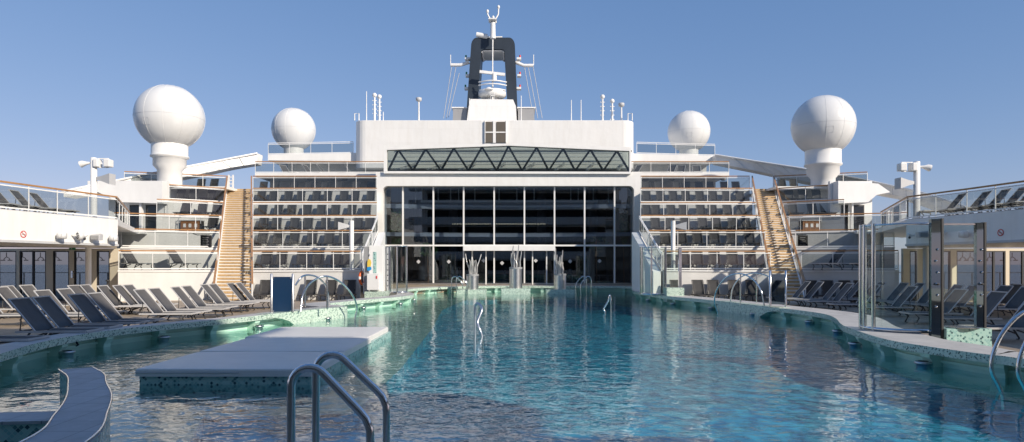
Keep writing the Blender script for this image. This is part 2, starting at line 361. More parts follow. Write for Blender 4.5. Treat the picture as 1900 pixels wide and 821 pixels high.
pw = MB(); strip(pw, off(REC), -1.25, off(REC), -.158); strip(pw, off(REC-.06), -.36, off(REC-.06), -.30); strip(pw, off(REC), -.30, off(REC-.06), -.30)
solo('pool_wall', pw, M['poolwall'], 'pale green recessed side wall of the pool', 'pool wall', kind='structure')
solo('pool_water', sheet(off(REC+.02), [], ZW), M['water'], 'rippled blue green pool water', 'water', kind='structure')
deep = [(-2.75,11.2),(-5.2,10.9),(-3.6,6.2),(9.5,6.0),(9.6,10),(9.25,12.6),(8.95,14.8),(9.2,16.8),(9.65,18.5),(10.5,20.8),(11.0,22.8),(10.8,25.2),(9.9,29),(8.0,33),(7.2,37),(6.4,41),(4.5,46.5),(0,47.5),(-3.4,45.5),(-3.9,36),(-3.2,26),(-2.75,16)]
dz = -1.15
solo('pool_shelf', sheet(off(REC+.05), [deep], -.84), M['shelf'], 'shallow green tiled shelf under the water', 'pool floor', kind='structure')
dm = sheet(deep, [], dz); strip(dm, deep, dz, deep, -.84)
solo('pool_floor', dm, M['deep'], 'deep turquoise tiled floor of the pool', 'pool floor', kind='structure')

def edge_pt(i): return loop[i % len(loop)]
def outn(i):
    t = (loop[(i+1)%len(loop)] - loop[i-1]).normalized(); return Vector((-t.y,t.x))*SG
# brackets under the overhang with steel jets below some of them
dist = 0; last = -1; nb = 0; brk = []
for i in range(1, len(loop)):
    dist += (loop[i]-loop[i-1]).length
    if dist - last > 1.55 and loop[i].y > 8:
        last = dist; brk.append(i)
for k, i in enumerate(brk):
    p = loop[i]; n = outn(i); t = Vector((-n.y, n.x)); mb = MB()
    a = p + n*.07; b = p + n*.42
    prof = [(a,-.158),(a,-.24),(p+n*.16,-.36),(p+n*.2,-.60),(b,-.60),(b,-.158)]
    w = .11
    vs = [(q.x-t.x*w, q.y-t.y*w, z) for q, z in prof] + [(q.x+t.x*w, q.y+t.y*w, z) for q, z in prof]
    m6 = len(prof); mb.add(vs, [tuple(range(m6)), tuple(range(m6,2*m6))[::-1]] + [(j,j+m6,(j+1)%m6+m6,(j+1)%m6) for j in range(m6)])
    side = 'left' if p.x < -4 else 'right' if p.x > 7 else 'far'
    solo('edge_bracket', mb, M['poolwall'], {'left':'green bracket under the overhanging left pool edge','right':'green bracket under the overhanging right pool edge','far':'green bracket under the far pool edge by the glass wall'}[side], 'bracket', 'brackets under the %s pool edge' % side)
    if k % 2 == 0 and p.y < 40 and side != 'far':
        q = p + n*.02
        jet = thing('water_jet', '%s steel water jet from the camera along the %s pool edge' % (ORD[min(16, nb % 17)], side), 'water jet', (q.x,q.y,-.5), 'steel jets under the pool edge')
        nb += 1
        part('jet_body', MB().lathe([(.13,-.5),(.13,-.39),(.17,-.385),(.17,-.345),(.15,-.335)], (q.x,q.y,0), 16), M['brushed'], jet)
        part('jet_cap', MB().lathe([(.10,-.334),(.10,-.325)], (q.x,q.y,0), 16), M['dark'], jet)
# fix jet labels per side
for side in ('left','right'):
    js = sorted([o for o in COL.objects if o.name.startswith('water_jet') and (o.location.x < 0) == (side == 'left')], key=lambda o: o.location.y)
    for k, o in enumerate(js): o['label'] = '%s steel water jet from the camera under the %s pool edge' % (ORD[k], side)
# mosaic blocks flush with the edge (with an arched end)
def edge_block(y0, y1, left, label, rev):
    idx = [i for i in range(len(loop)) if (loop[i].x < 0) == left and y0 <= loop[i].y <= y1]
    idx.sort(key=lambda i: loop[i].y)
    pts = [(loop[i], outn(i)) for i in idx]; mb = MB(); s = 0; prev = None; rows = []
    for p, n in pts:
        if prev is not None: s += (p-prev).length
        prev = p
        zb = -1.0 if s > 1.6 else -.12 - .42*(1-math.sqrt(max(0,1-(s/1.6)**2)))*1.6
        rows.append([(p.x-n.x*.03,p.y-n.y*.03,.02),(p.x-n.x*.03,p.y-n.y*.03,zb),(p.x+n.x*.45,p.y+n.y*.45,zb),(p.x+n.x*.45,p.y+n.y*.45,.02)])
    vs = [q for r in rows for q in r]; fs = []
    for i in range(len(rows)-1):
        for j in range(4):
            f = (i*4+j, i*4+(j+1)%4, (i+1)*4+(j+1)%4, (i+1)*4+j); fs.append(f if rev else f[::-1])
    fs += [(0,1,2,3), tuple(range(4*len(rows)-4, 4*len(rows)))[::-1]]
    mb.add(vs, fs); solo('mosaic_block', mb, M['mosaic'], label, 'pool step')
edge_block(22.2, 26.6, True, 'green mosaic step block at the left pool edge under the arched handrails', True)
edge_block(25.4, 30.6, False, 'shaded mosaic step block at the right pool edge under the arched handrails', False)

# floating platform and mats
x0,x1,y0,y1 = -6.85,-3.62,11.74,19.6
pl = MB().box(x0+.06,x1-.04,y0+.05,y1,-1.0,-.295); solo('platform_base', pl, M['mosaic2'], 'mosaic sided platform rising from the water under three mats', 'platform')
for k, (a,b,l,r) in enumerate(((11.74,14.08,x0,x1),(14.16,16.8,-6.85,-3.66),(16.88,19.6,-6.98,-3.75))):
    m = MB(); nx, ny = 10, 8                     # padded mat: softly domed top, rolled edge
    def hz(u,v): return -.16 + .012*(1-abs(2*u-1)**6)*(1-abs(2*v-1)**6) + .003*math.sin(7*u+5*v+k)
    vs = [(l+(r-l)*i/nx, a+(b-a)*j/ny, hz(i/nx,j/ny)) for j in range(ny+1) for i in range(nx+1)]
    fs = [(j*(nx+1)+i, j*(nx+1)+i+1, (j+1)*(nx+1)+i+1, (j+1)*(nx+1)+i) for j in range(ny) for i in range(nx)]
    ring = [i for i in range(nx+1)] + [j*(nx+1)+nx for j in range(1,ny+1)] + [ny*(nx+1)+i for i in range(nx-1,-1,-1)] + [j*(nx+1) for j in range(ny-1,0,-1)]
    nv = len(vs); vs += [(vs[i][0], vs[i][1], -.298) for i in ring]
    fs += [(ring[q], nv+q, nv+(q+1)%len(ring), ring[(q+1)%len(ring)]) for q in range(len(ring))]
    m.add(vs, fs, False); o = solo('sun_mat', m, M['vinyl'], ['nearest white padded mat on the platform, with a seam along its front','middle white padded mat on the platform','farthest white padded mat on the platform, sunlit at its back'][k], 'mat', 'padded mats on the pool platform', bevel=.03)
    if k == 0: part('seam', MB().tube([(l+.01,a-.006,-.225),(l+1.9,a-.006,-.225)], .008, 6), M['ltgrey'], o)

# curved tub wall bottom left
inner = catmull([(-7.5,10.7,0),(-6.95,10.1,0),(-6.5,9.47,0),(-5.82,8.44,0),(-5.28,7.45,0),(-4.86,6.55,0),(-4.6,4.9,0)],6)
outer = catmull([(-7.1,10.95,0),(-6.5,10.3,0),(-6.0,9.56,0),(-5.35,8.64,0),(-4.79,7.66,0),(-4.24,6.55,0),(-3.9,4.9,0)],6)
tub = thing('tub_wall', 'curved low tiled wall rising from the water at bottom left', 'pool wall', (-5.5,8,-1))
mb = MB(); n = len(inner)
mb.add([(p.x,p.y,-.02) for p in inner]+[(p.x,p.y,-.02) for p in outer], [(i,i+n,i+n+1,i+1) for i in range(n-1)][::1])
vs = [(p.x,p.y,z) for z in (0.0,) for p in inner] + [(p.x,p.y,0.0) for p in outer]
part('wall_top', MB().add(vs, [(i,i+1,i+n+1,i+n) for i in range(n-1)]).add([(p.x,p.y,-.04) for p in inner]+[(p.x,p.y,-.04) for p in outer]+[(p.x,p.y,0) for p in inner]+[(p.x,p.y,0) for p in outer], [(i,i+1,2*n+i+1,2*n+i) for i in range(n-1)]+[(n+i,n+i+1,3*n+i+1,3*n+i) for i in range(n-1)]+[(0,n,3*n,2*n)]), M['jtile'], tub)
def inset(L, Lo, f): return [a+(b-a)*f for a, b in zip(L, Lo)]
ii = inset(inner, outer, .03); oo = inset(inner, outer, .97)
part('wall_side', MB().add([(p.x,p.y,-1) for p in ii]+[(p.x,p.y,-1) for p in oo]+[(p.x,p.y,-.04) for p in ii]+[(p.x,p.y,-.04) for p in oo], [(i,i+1,2*n+i+1,2*n+i) for i in range(n-1)]+[(n+i,n+i+1,3*n+i+1,3*n+i) for i in range(n-1)]+[(0,n,3*n,2*n)]), M['mosaic2'], tub)
for L in (inner, outer): part('edge_trim', MB().tube([(p.x,p.y,.004) for p in L], .012, 6), M['steel'], tub)
low = thing('tub_seat', 'low tiled bench in the corner behind the curved tub wall', 'bench', (-7.5,8.4,-1))
part('bench_top', MB().hexa([(-10.3,7.55,-.24),(-5.75,8.05,-.24),(-5.98,8.58,-.24),(-10.3,8.05,-.24),(-10.3,7.55,-.2),(-5.75,8.05,-.2),(-5.98,8.58,-.2),(-10.3,8.05,-.2)]), M['jtile'], low)
part('bench_side', MB().hexa([(-10.3,7.58,-.98),(-5.8,8.07,-.98),(-5.98,8.55,-.98),(-10.3,8.02,-.98),(-10.3,7.58,-.24),(-5.8,8.07,-.24),(-5.98,8.55,-.24),(-10.3,8.02,-.24)]), M['mosaic2'], low)

# ---------------------------------------------------------------- ladders and handrails
def arc(c, r, a0, a1, ux, uz=Vector((0,0,1)), n=10):
    c = Vector(c); ux = Vector(ux)
    return [c + ux*(r*math.cos(math.radians(a0+(a1-a0)*i/n))) + uz*(r*math.sin(math.radians(a0+(a1-a0)*i/n))) for i in range(n+1)]
lad = thing('pool_ladder', 'large shiny steel ladder handrails in the foreground, stepping down to the right', 'pool ladder', (-1.25,3.75,0))
for d, pp, tp, kn in ((3.62, 540, (566,675), (687,790)), (4.08, 586, (611,652), (717,748))):
    X = PX(pp, d); r = .105
    top = PZ(tp[1], d) - .022; kx, kz = PX(kn[0], d), PZ(kn[1]-6, d)
    c = Vector((X+r+.0, d, top-r))
    ang = math.degrees(math.atan2(kz-(top-.04), kx-(X+2*r-.02)))
    pts = [(X,d,0),(X,d,.5)] + arc(c, r, 180, 90+ang, (1,0,0))
    e = pts[-1]; v = (Vector((kx,d,kz)) - e).normalized()
    k0 = Vector((kx,d,kz)); pts += [k0 - v*.09, k0 - v*.04 + Vector((.003,0,-.008)), k0 + Vector((-.002,0,-.04)), k0 + Vector((.0,0,-.10)), (kx,d,-.9)]
    part('handrail', MB().tube(pts, .0235, 20), M['steel'], lad)
    part('base_flange', MB().lathe([(.05,0),(.05,.012),(.03,.03)], (X,d,.004), 16), M['steel'], lad)
for z in (-.3,-.6): part('ladder_step', MB().box(-.85,-.72,3.65,4.05,z,z+.03), M['steel'], lad)
# big curved handrail at the right edge
rr_ = thing('curved_handrail', 'big curved steel handrail at the right edge dipping into the water', 'handrail', (9,11,0))
for dd, dx in ((11.2,0),(10.6,.12)):
    P = [(1935+dx*100,655),(1930,600),(1910,578),(1885,590),(1858,622),(1842,660),(1840,690),(1852,715),(1860,735),(1862,760)]
    if dd < 11: P = [(p[0]+50, p[1]+6) for p in P]
    part('rail_tube', MB().tube([tuple(q) for q in catmull([A(a,b,dd) for a,b in P],5)], .035, 12), M['steel'], rr_)
# arched handrails on blocks
def arch_rail(pts, d, lab, r=.03):
    t = thing('arched_handrail', lab, 'handrail', A(pts[0][0][0], pts[0][0][1], d), 'arched steel handrails')
    for P in pts: part('rail_tube' if len(P) > 2 else 'rail_post', MB().tube([tuple(q) for q in (catmull([A(a,b,dd or d) for a,b,dd in P],6))], r, 10), M['steel'], t)
    return t
arch_rail([[(558,578,23.6),(562,548,23.8),(578,524,24),(604,513,24.3),(632,524,24.8),(654,548,25.2),(662,572,25.6),(658,595,25.6),(663,612,25.6)],[(607,514,24.3),(607,574,24.3)]], 24.5, 'nearer arched steel handrail at the left pool edge, reaching into the water', .036)
arch_rail([[(548,530,25.4),(560,514,25.6),(575,511,26),(592,517,26.4),(606,535,27),(612,572,27.3)],[(566,512,25.9),(566,574,25.9)]], 26, 'farther arched steel handrail at the left pool edge beside the blue panel', .036)
arch_rail([[(1331,600,28.6),(1333,585,28.6),(1326,560,28.6),(1330,538,28.4),(1346,516,28),(1372,508,27.4),(1396,518,27),(1412,540,26.7),(1418,568,26.6)],[(1374,509,27.4),(1374,566,27.4)]], 28, 'nearer arched steel handrail at the right pool edge, reaching into the water')
arch_rail([[(1355,562,29.4),(1360,534,29.3),(1376,514,29),(1402,507,28.6),(1427,514,28.3),(1432,520,28.2)],[(1404,508,28.6),(1404,566,28.6)]], 29, 'farther arched steel handrail at the right pool edge behind the nearer arch')
def small_ladder(x0, x1, d, flip, lab):
    t = thing('pool_ladder', lab, 'pool ladder', (PX(x0,d),d,0), 'small pool ladders')
    for k in (0,1):
        dd = d - .5*k; q = [(x0,545),(x0,520),(x0+4*flip,514),(x0+9*flip,515),(x1,528),(x1,548)]
        q = [(a + k*9, b) for a, b in q]
        part('handrail', MB().tube([tuple(p) for p in catmull([A(a,b,dd) for a,b in q],4)], .035, 8), M['steel'], t)
small_ladder(838, 858, 47.5, 1, 'small steel ladder at the far pool edge left of the planters')
small_ladder(1088, 1069, 47, -1, 'small steel ladder at the far pool edge right of the planters')
t = thing('grab_rail', 'looped steel grab rail standing in the middle of the pool', 'handrail', A(887,621,18.5))
part('rail_tube', MB().tube([tuple(p) for p in catmull([A(881,655,20.1),A(881,620,20.1),A(881,580,20.1),A(882,567,20.1),A(887,564,20),A(893,570,19.9),A(893,579,19.8),A(886,598,19.7),A(890,612,19.6),A(894,625,19.6),A(896,655,19.6)],6)], .042, 12), M['satin'], t)
t = thing('grab_rail', 'thin steel grab rail in the water near the right far corner', 'handrail', A(1132,580,29))
part('rail_tube', MB().tube([tuple(p) for p in catmull([A(1134,595,29),A(1134,560,29),A(1131,548,29),A(1129,558,29),A(1120,574,29),A(1123,580,29),A(1122,600,29)],5)], .036, 8), M['steel'], t)

# ---------------------------------------------------------------- loungers
def make_lounger(name, ang, sm):
    t = thing(name, '', 'sun lounger', (0,0,0)); W = .33; H = .34; bl = .92 if ang < 1 else .86; FM = M['frame'] if ang < 1 else M['leg']
    ca, sa = math.cos(ang), math.sin(ang); bt = (-ca*bl, sa*bl)
    def slab(pts, th, w):                       # sagging sling between two side rails
        mb = MB(); nn = len(pts); cols = 4; vs = []
        for (x,z) in pts:
            for c in range(cols+1):
                y = -w + 2*w*c/cols; vs.append((x, y, z - .018*(1-(y/w)**2)))
        nv = len(vs); vs += [(a,b,c-th) for a,b,c in vs]; fs = []
        for i in range(nn-1):
            for c in range(cols):
                a = i*(cols+1)+c; f = (a, a+1, a+cols+2, a+cols+1); fs += [f[::-1], tuple(q+nv for q in f)]
        for i in range(nn-1):
            a = i*(cols+1); b = (i+1)*(cols+1); fs += [(a,b,b+nv,a+nv), (a+cols,a+cols+nv,b+cols+nv,b+cols)]
        for c in range(cols): a = (nn-1)*(cols+1)+c; fs += [(a,a+1,a+1+nv,a+nv), (c,c+nv,c+1+nv,c+1)]
        return mb.add(vs, fs, True)
    part('seat', slab([(.02,H),(.35,H-.01),(.8,H-.01),(1.08,H)], .008, W-.03), sm, t)
    b = part('backrest', slab([(-.01,H+.01),(bt[0]*.33+.012,H+bt[1]*.33),(bt[0]*.66+.012,H+bt[1]*.66),(bt[0]+.0,H+bt[1])], .008, W-.03), sm, t)
    m = MB()
    for s in (-1,1): m.bar((0,s*W,H),(bt[0],s*W,H+bt[1]), .022, .035, (ca,0,sa) if False else (0,1,0))
    m.bar((bt[0],-W,H+bt[1]),(bt[0],W,H+bt[1]), .03, .03)
    m.bar((bt[0]*.62,-W,H+bt[1]*.62-.035),(bt[0]*.62,W,H+bt[1]*.62-.035), .02, .02); m.bar((bt[0]*.3,-W,H+bt[1]*.3-.035),(bt[0]*.3,W,H+bt[1]*.3-.035), .02, .02)
    part('back_frame', m, FM, b)
    m = MB()
    for s in (-1,1): m.bar((-.42,s*(W+.005),H-.015),(1.11,s*(W+.005),H-.015), .03, .045)
    m.bar((1.11,-W,H-.015),(1.11,W,H-.015), .03, .045); m.bar((-.42,-W,H-.015),(-.42,W,H-.015), .03, .04)
    part('frame', m, FM, t)
    for s in (-1,1):
        part('leg', MB().tube([(.95,s*(W-.02),H-.03),(.84,s*(W-.02),.19),(.93,s*(W-.02),.02),(.86,s*(W-.02),.0)], .022, 6).bar((.9,s*(W-.02),H-.03),(.55,s*(W-.02),H-.07),.02,.04), M['leg'], t)
        part('leg', MB().tube([(-.12,s*(W-.02),H-.03),(-.22,s*(W-.02),.16),(-.30,s*(W-.02),.02),(-.24,s*(W-.02),.0)], .022, 6).bar((-.2,s*(W-.02),.15),(.2,s*(W-.02),H-.05),.02,.035), M['leg'], t)
    part('back_prop', MB().tube([(-.36,-W+.05,H-.02),(bt[0]*.55-.02,-W+.06,H+bt[1]*.55-.03),(bt[0]*.55-.02,W-.06,H+bt[1]*.55-.03),(-.36,W-.05,H-.02)], .012, 6), M['leg'], t)
    return t
LG = make_lounger('sun_lounger', math.radians(51), M['sling'])
LU = make_lounger('sun_lounger', math.radians(70), M['sling_dimmed'])
usedL = set()
def put_lounger(src, x, y, z, rz, label, group):
    o = src if src not in usedL else copy_tree(src)
    usedL.add(src); o.location = (x,y,z); o.rotation_euler = (0,0,rz); o['label'] = label; o['group'] = group
    if z < 0 and src is LG: o.scale = (1.13,1.13,1.13)
    return o
R = math.radians
def by_junction(px, py, z=0): 
    d = (ZC-.37-DZ)*F/(py-HY); return PX(px,d), d
# left pool deck
frontL = [(5,632),(64,616),(106,609.5),(167.5,600.7),(200,596),(277,583),(303,579),(343,574),(362,570.4),(395,565),(410,563),(442,559.7),(458,558.6)]
for k,(px,py) in enumerate(frontL):
    x,y = by_junction(px,py); a = R(random.uniform(-3,5)+4)
    put_lounger(LG, x + ((.12 - (.9 if px < 10 and py > 610 else .12)*max(0,min(1,(22-y)/4))) if x < 0 else .0), y+.37, DZ, a, '%s grey mesh lounger from the camera in the front row on the left deck' % ORD[k], 'loungers in the front row of the left deck')
backL = [(-30,586),(16,574),(94,586),(134,580.6),(28,570),(60,567),(150,568),(172,566),(205,569),(233,567.7),(252,566)]
for k,(px,py) in enumerate(sorted(backL, key=lambda p:-p[1])):
    x,y = by_junction(px,py); a = R(random.uniform(-3,5)+4)
    put_lounger(LG, x + ((.12 - (.9 if px < 10 and py > 610 else .12)*max(0,min(1,(22-y)/4))) if x < 0 else .0), y+.37, DZ, a, '%s grey mesh lounger from the camera in the back rows on the left deck' % ORD[k], 'loungers in the back rows of the left deck')
frontR = [(1905,610),(1831,591.5),(1761,582.5),(1672,571),(1605,565.4),(1558,560),(1537,558),(1504,555),(1480,553.7)]
for k,(px,py) in enumerate(frontR):
    x,y = by_junction(px,py); a = R(180-random.uniform(-2,5)-4)
    put_lounger(LG, x + ((.12 - (.9 if px < 10 and py > 610 else .12)*max(0,min(1,(22-y)/4))) if x < 0 else .0), y+.37, DZ, a, '%s dark mesh lounger from the camera in the front row on the right deck' % ORD[k], 'loungers in the front row of the right deck')
backR = [(1890,574),(1850,569),(1790,569),(1760,566),(1720,564),(1690,560),(1660,559),(1620,556),(1870,564),(1580,554)]
for k,(px,py) in enumerate(sorted(backR, key=lambda p:-p[1])):
    x,y = by_junction(px,py); a = R(180-random.uniform(-2,5)-4)
    put_lounger(LG, x + ((.12 - (.9 if px < 10 and py > 610 else .12)*max(0,min(1,(22-y)/4))) if x < 0 else .0), y+.37, DZ, a, '%s dark mesh lounger from the camera in the back rows on the right deck' % ORD[k], 'loungers in the back rows of the right deck')

# ---------------------------------------------------------------- railings
def railing(name, pts, h, label, group, spacing=1.6, wood=True, hi=None, panes=True, gm='rglass', post_r=.022, twin=True):
    """pts: base points (3D); posts, wooden handrail, white rails, glass panes."""
    t = thing(name, label, 'railing', pts[0], group); P = [Vector(p) for p in pts]
    top = MB(); mid = MB(); bot = MB()
    for a, b in zip(P, P[1:]):
        L = (b-a).length; n = max(1, round(L/spacing)); up = Vector((0,0,1))
        if wood: top.bar(a+up*h, b+up*h, .09, .068)
        else: top.bar(a+up*h, b+up*h, .05, .05)
        if twin: mid.bar(a+up*(h-.13), b+up*(h-.13), .045, .045)
        bot.bar(a+up*.07, b+up*.07, .05, .06)
        for k in range(n+1):
            if k == n and b is not P[-1]: continue
            q = a + (b-a)*(k/n); part('post', MB().bar(q, q+up*(h-.05), .035, .035, (0,1,0)), M['white'], t)
            if k < n and panes:
                c = a + (b-a)*((k+1)/n); g = .02; u = (c-q).normalized()
                s0 = q+u*g; s1 = c-u*g; nn = Vector((-u.y,u.x,0))*.006
                vs = []
                for zz in (.11, h-.16):
                    vs += [s0-nn+up*zz, s1-nn+up*zz, s1+nn+up*zz, s0+nn+up*zz]
                part('glass_pane', MB().hexa(vs), M[gm], t)
    part('handrail', top, M['rail' if wood else 'white'], t)
    if twin: part('upper_rail', mid, M['white'], t)
    part('lower_rail', bot, M['white'], t)
    return t

# ---------------------------------------------------------------- tiers
TD = [37.5,40.4,43.3,46.2,49.0,52.0]; TYf = [501,460,430,404,376,352]; TZ = [PZ(y,d) for y,d in zip(TYf,TD)]
TD7 = TD + [58]
def line(pa, pb, d, k, fo=None):       # inner px, outer px -> two ground points of the front line
    return (PX(pa,d), d), (PX(pb,d*(fo or 1)), d*(fo or 1))
tiers = {
 'left inner': dict(a=[469]*7, b=[668,690,697,699,699,699,699], fo=1.0),
 'right inner': dict(a=[1430,1420,1411,1403,1396,1391,1391], b=[1232,1204,1190,1189,1189,1189,1189], fo=1.0),
 'left outer': dict(a=[402,406,410,413,417,422,422], b=[219,224,211,290,306,230,230], fo=.95),
 'right outer': dict(a=[1488,1477,1465,1454,1445,1437,1437], b=[1668,1660,1640,1567,1548,1610,1610], fo=.955)}
where = {'left inner':'between left stairs and glass wall','right inner':'between glass wall and right stairs','left outer':'outside the left stairs','right outer':'outside the right stairs'}
for nm, T in tiers.items():
    blk = thing('seating_terrace', 'white stepped seating terrace %s' % where[nm], 'terrace', ((T['a'][0]-CX)*37.5/F,37.5,0), 'stepped terraces')
    for k in range(6):
        d = TD[k]; d2 = TD7[k+1]
        if nm.endswith('outer'): a0,b0 = line(T['a'][k], T['b'][k], d, k, T['fo']); a1,b1 = line(T['a'][k+1], T['b'][k+1], d2, k, T['fo'])
        else: a0,b0 = line(T['a'][k],T['b'][k],d,k); a1,b1 = line(T['a'][k+1],T['b'][k+1],d2,k)
        if nm.endswith('outer') and k >= 2:      # keep the outer flank solid under the upper decks
            b1 = (max(abs(b1[0]),abs(b0[0]))*(1 if b1[0]>0 else -1), b1[1])
        poly = [a0,b0,b1,a1]
        zb = DZ-.1 if k == 0 else TZ[k-1]-.3
        part('tier', MB().prism(poly, zb, TZ[k]-.02), M['wall'], blk)
        c = [((p[0]-sum(q[0] for q in poly)/4)*.995+sum(q[0] for q in poly)/4, p[1]+(.05 if i in (0,1) else -.02)) for i,p in enumerate(poly)]
        part('tier_floor', MB().prism(c, TZ[k]-.018, TZ[k]), M['floor'], blk)
        part('fascia', MB().bar((a0[0],a0[1]-.03,TZ[k]-.09),(b0[0],b0[1]-.03,TZ[k]-.05), .05, .08), M['white'], blk)
        h = 1.08
        railing('glass_railing', [(a0[0],a0[1]+.06,TZ[k]),(b0[0],b0[1]+.06,TZ[k])], h, 'glass railing with teak handrail, %s tier up, %s' % (ORD[k], where[nm]), 'glass railings of the terraces', 1.75)
chairs = {
 'left inner': [[491,530,575,613,648],[493.5,521,560,587.6,623,646],[486,515,545,578,610,637,663],[488,512,546,570.5,603,628,664,685],[485.6,515,540,569,595.5,622,652,679],[484,505.5,534,557,586,607,637.6,658,687],[488,510,545,572,602,630,660,688]],
 'right inner': [[1256,1297,1325,1364,1397],[1243,1270,1295,1327,1360,1394],[1236,1266,1295,1327,1359,1392],[1217,1245,1272,1305,1330,1361,1385],[1200,1217,1246,1269,1301,1323,1351,1377],[1200,1226,1249.6,1273,1299,1324,1349,1374],[1200,1222,1256,1274,1298,1318,1345,1366]],
 'left outer': [[],[],[],[394],[344,374,402],[334,356.5,391],[372,396]],
 'right outer': [[1508,1538,1572,1600],[],[],[],[1472,1508.5,1532.6],[1465.6,1491,1516.6],[1452,1474]]}
lvl = ['on the pool deck'] + ['%s tier up' % ORD[k] for k in range(6)]
for nm, rows in chairs.items():
    for k, row in enumerate(rows):
        fo = tiers[nm]['fo']
        wd = (TD[0] if k == 0 else TD7[k]); wd *= (1 - (1-fo)*.6)
        z = DZ if k == 0 else TZ[k-1]
        seq = sorted(row, key=lambda p: abs(p - (tiers[nm]['a'][0])))
        for j, px in enumerate(seq):
            d = wd - (.62 if k < 6 else 2.2); x = PX(px, d)
            put_lounger(LU, x, d, z, R(-90)+R(random.uniform(-4,4)), 'mesh lounger %s from the stairs, %s, %s' % (ORD[j], lvl[k], where[nm]), 'upright loungers on the terraces')
# side-on loungers on the first tier and upper gallery
for px, nmw, lab in ((247,37.3,'folded lounger seen side-on behind the first tier glass, nearest the left doors'),(332,38.1,'folded lounger seen side-on behind the first tier glass, nearest the left stairs')):
    put_lounger(LG, PX(px,nmw), nmw, TZ[0], R(-18), lab, 'side-on loungers on the first tiers')
for px in (1545,1600):
    put_lounger(LG, PX(px,37), 37, TZ[0], R(195), 'dark side-on lounger behind the first tier glass at the right, %s' % ('nearer the stairs' if px<1560 else 'nearer the shower glass'), 'side-on loungers on the first tiers')

# ---------------------------------------------------------------- stairs
def stairs(xl0,xl1,xr0,xr1,side):
    t = thing('wide_staircase', 'wide teak staircase climbing the %s terraces' % side, 'stairs', (PX((xl0+xr0)/2,35),35,0), 'terrace staircases')
    n = 44; d0, d1 = 35.0, 52.0; z1 = TZ[5]-DZ; tr = MB(); ri = MB()
    e = lambda f: (d0+(d1-d0)*f)
    for k in range(n):
        f0, f1 = k/n, (k+1)/n; a, b = e(f0), e(f1); z = DZ+z1*(k+1)/n
        L0 = xl0+(xl1-xl0)*f0; R0 = xr0+(xr1-xr0)*f0; L1 = xl0+(xl1-xl0)*f1; R1 = xr0+(xr1-xr0)*f1
        lx, rx, lx2, rx2 = PX(L0,a), PX(R0,a), PX(L1,b), PX(R1,b)
        p = lambda s: [(lx,a-.03),(rx,a-.03),(rx2,b),(lx2,b)]
        nz = z1/n
        tr.hexa([(lx,a-.03,z-.095),(rx,a-.03,z-.095),(rx2,b,z-.095),(lx2,b,z-.095),(lx,a-.03,z),(rx,a-.03,z),(rx2,b,z),(lx2,b,z)])
        ri.hexa([(lx,a+.005,z-nz),(rx,a+.005,z-nz),(rx2,b,z-nz-.3),(lx2,b,z-nz-.3),(lx,a+.005,z-.097),(rx,a+.005,z-.097),(rx2,b,z-.097),(lx2,b,z-.097)])
    part('treads', tr, M['teak'], t); part('risers', ri, M['white'], t)
    for (p0,p1,s) in ((xl0,xl1,-1),(xr0,xr1,1)):
        A0 = Vector((PX(p0,d0),d0,DZ)); A1 = Vector((PX(p1,d1),d1,z1+DZ)); o = Vector((s*.06,0,0))
        part('stringer', MB().bar(A0+o+Vector((0,0,.02)), A1+o+Vector((0,0,.02)), .08, .32), M['white'], t)
        part('handrail', MB().bar(A0+o+Vector((0,0,1.0)), A1+o+Vector((0,0,1.05)), .10, .11), M['rail'], t)
        m = MB()
        for k in range(13):
            q = A0+(A1-A0)*(k/12)+o; m = MB().bar(q, q+Vector((0,0,1.0)), .05, .05, (0,1,0)); part('post', m, M['white'], t)
        part('lower_rail', MB().bar(A0+o+Vector((0,0,.9)), A1+o+Vector((0,0,.95)), .04, .05), M['white'], t)
    # centre handrail brackets seen as small dark knobs along the right side
    for k in range(1,14):
        q = Vector((PX(xr0,d0),d0,DZ)).lerp(Vector((PX(xr1,d1),d1,z1+DZ)), k/14); 
        part('rail_bracket', MB().box(q.x-.42,q.x-.12,q.y-.12,q.y-.08,q.z+.22,q.z+.25), M['dark'], t)
stairs(399,423,466,465,'left'); stairs(1436,1397,1492,1434,'right')

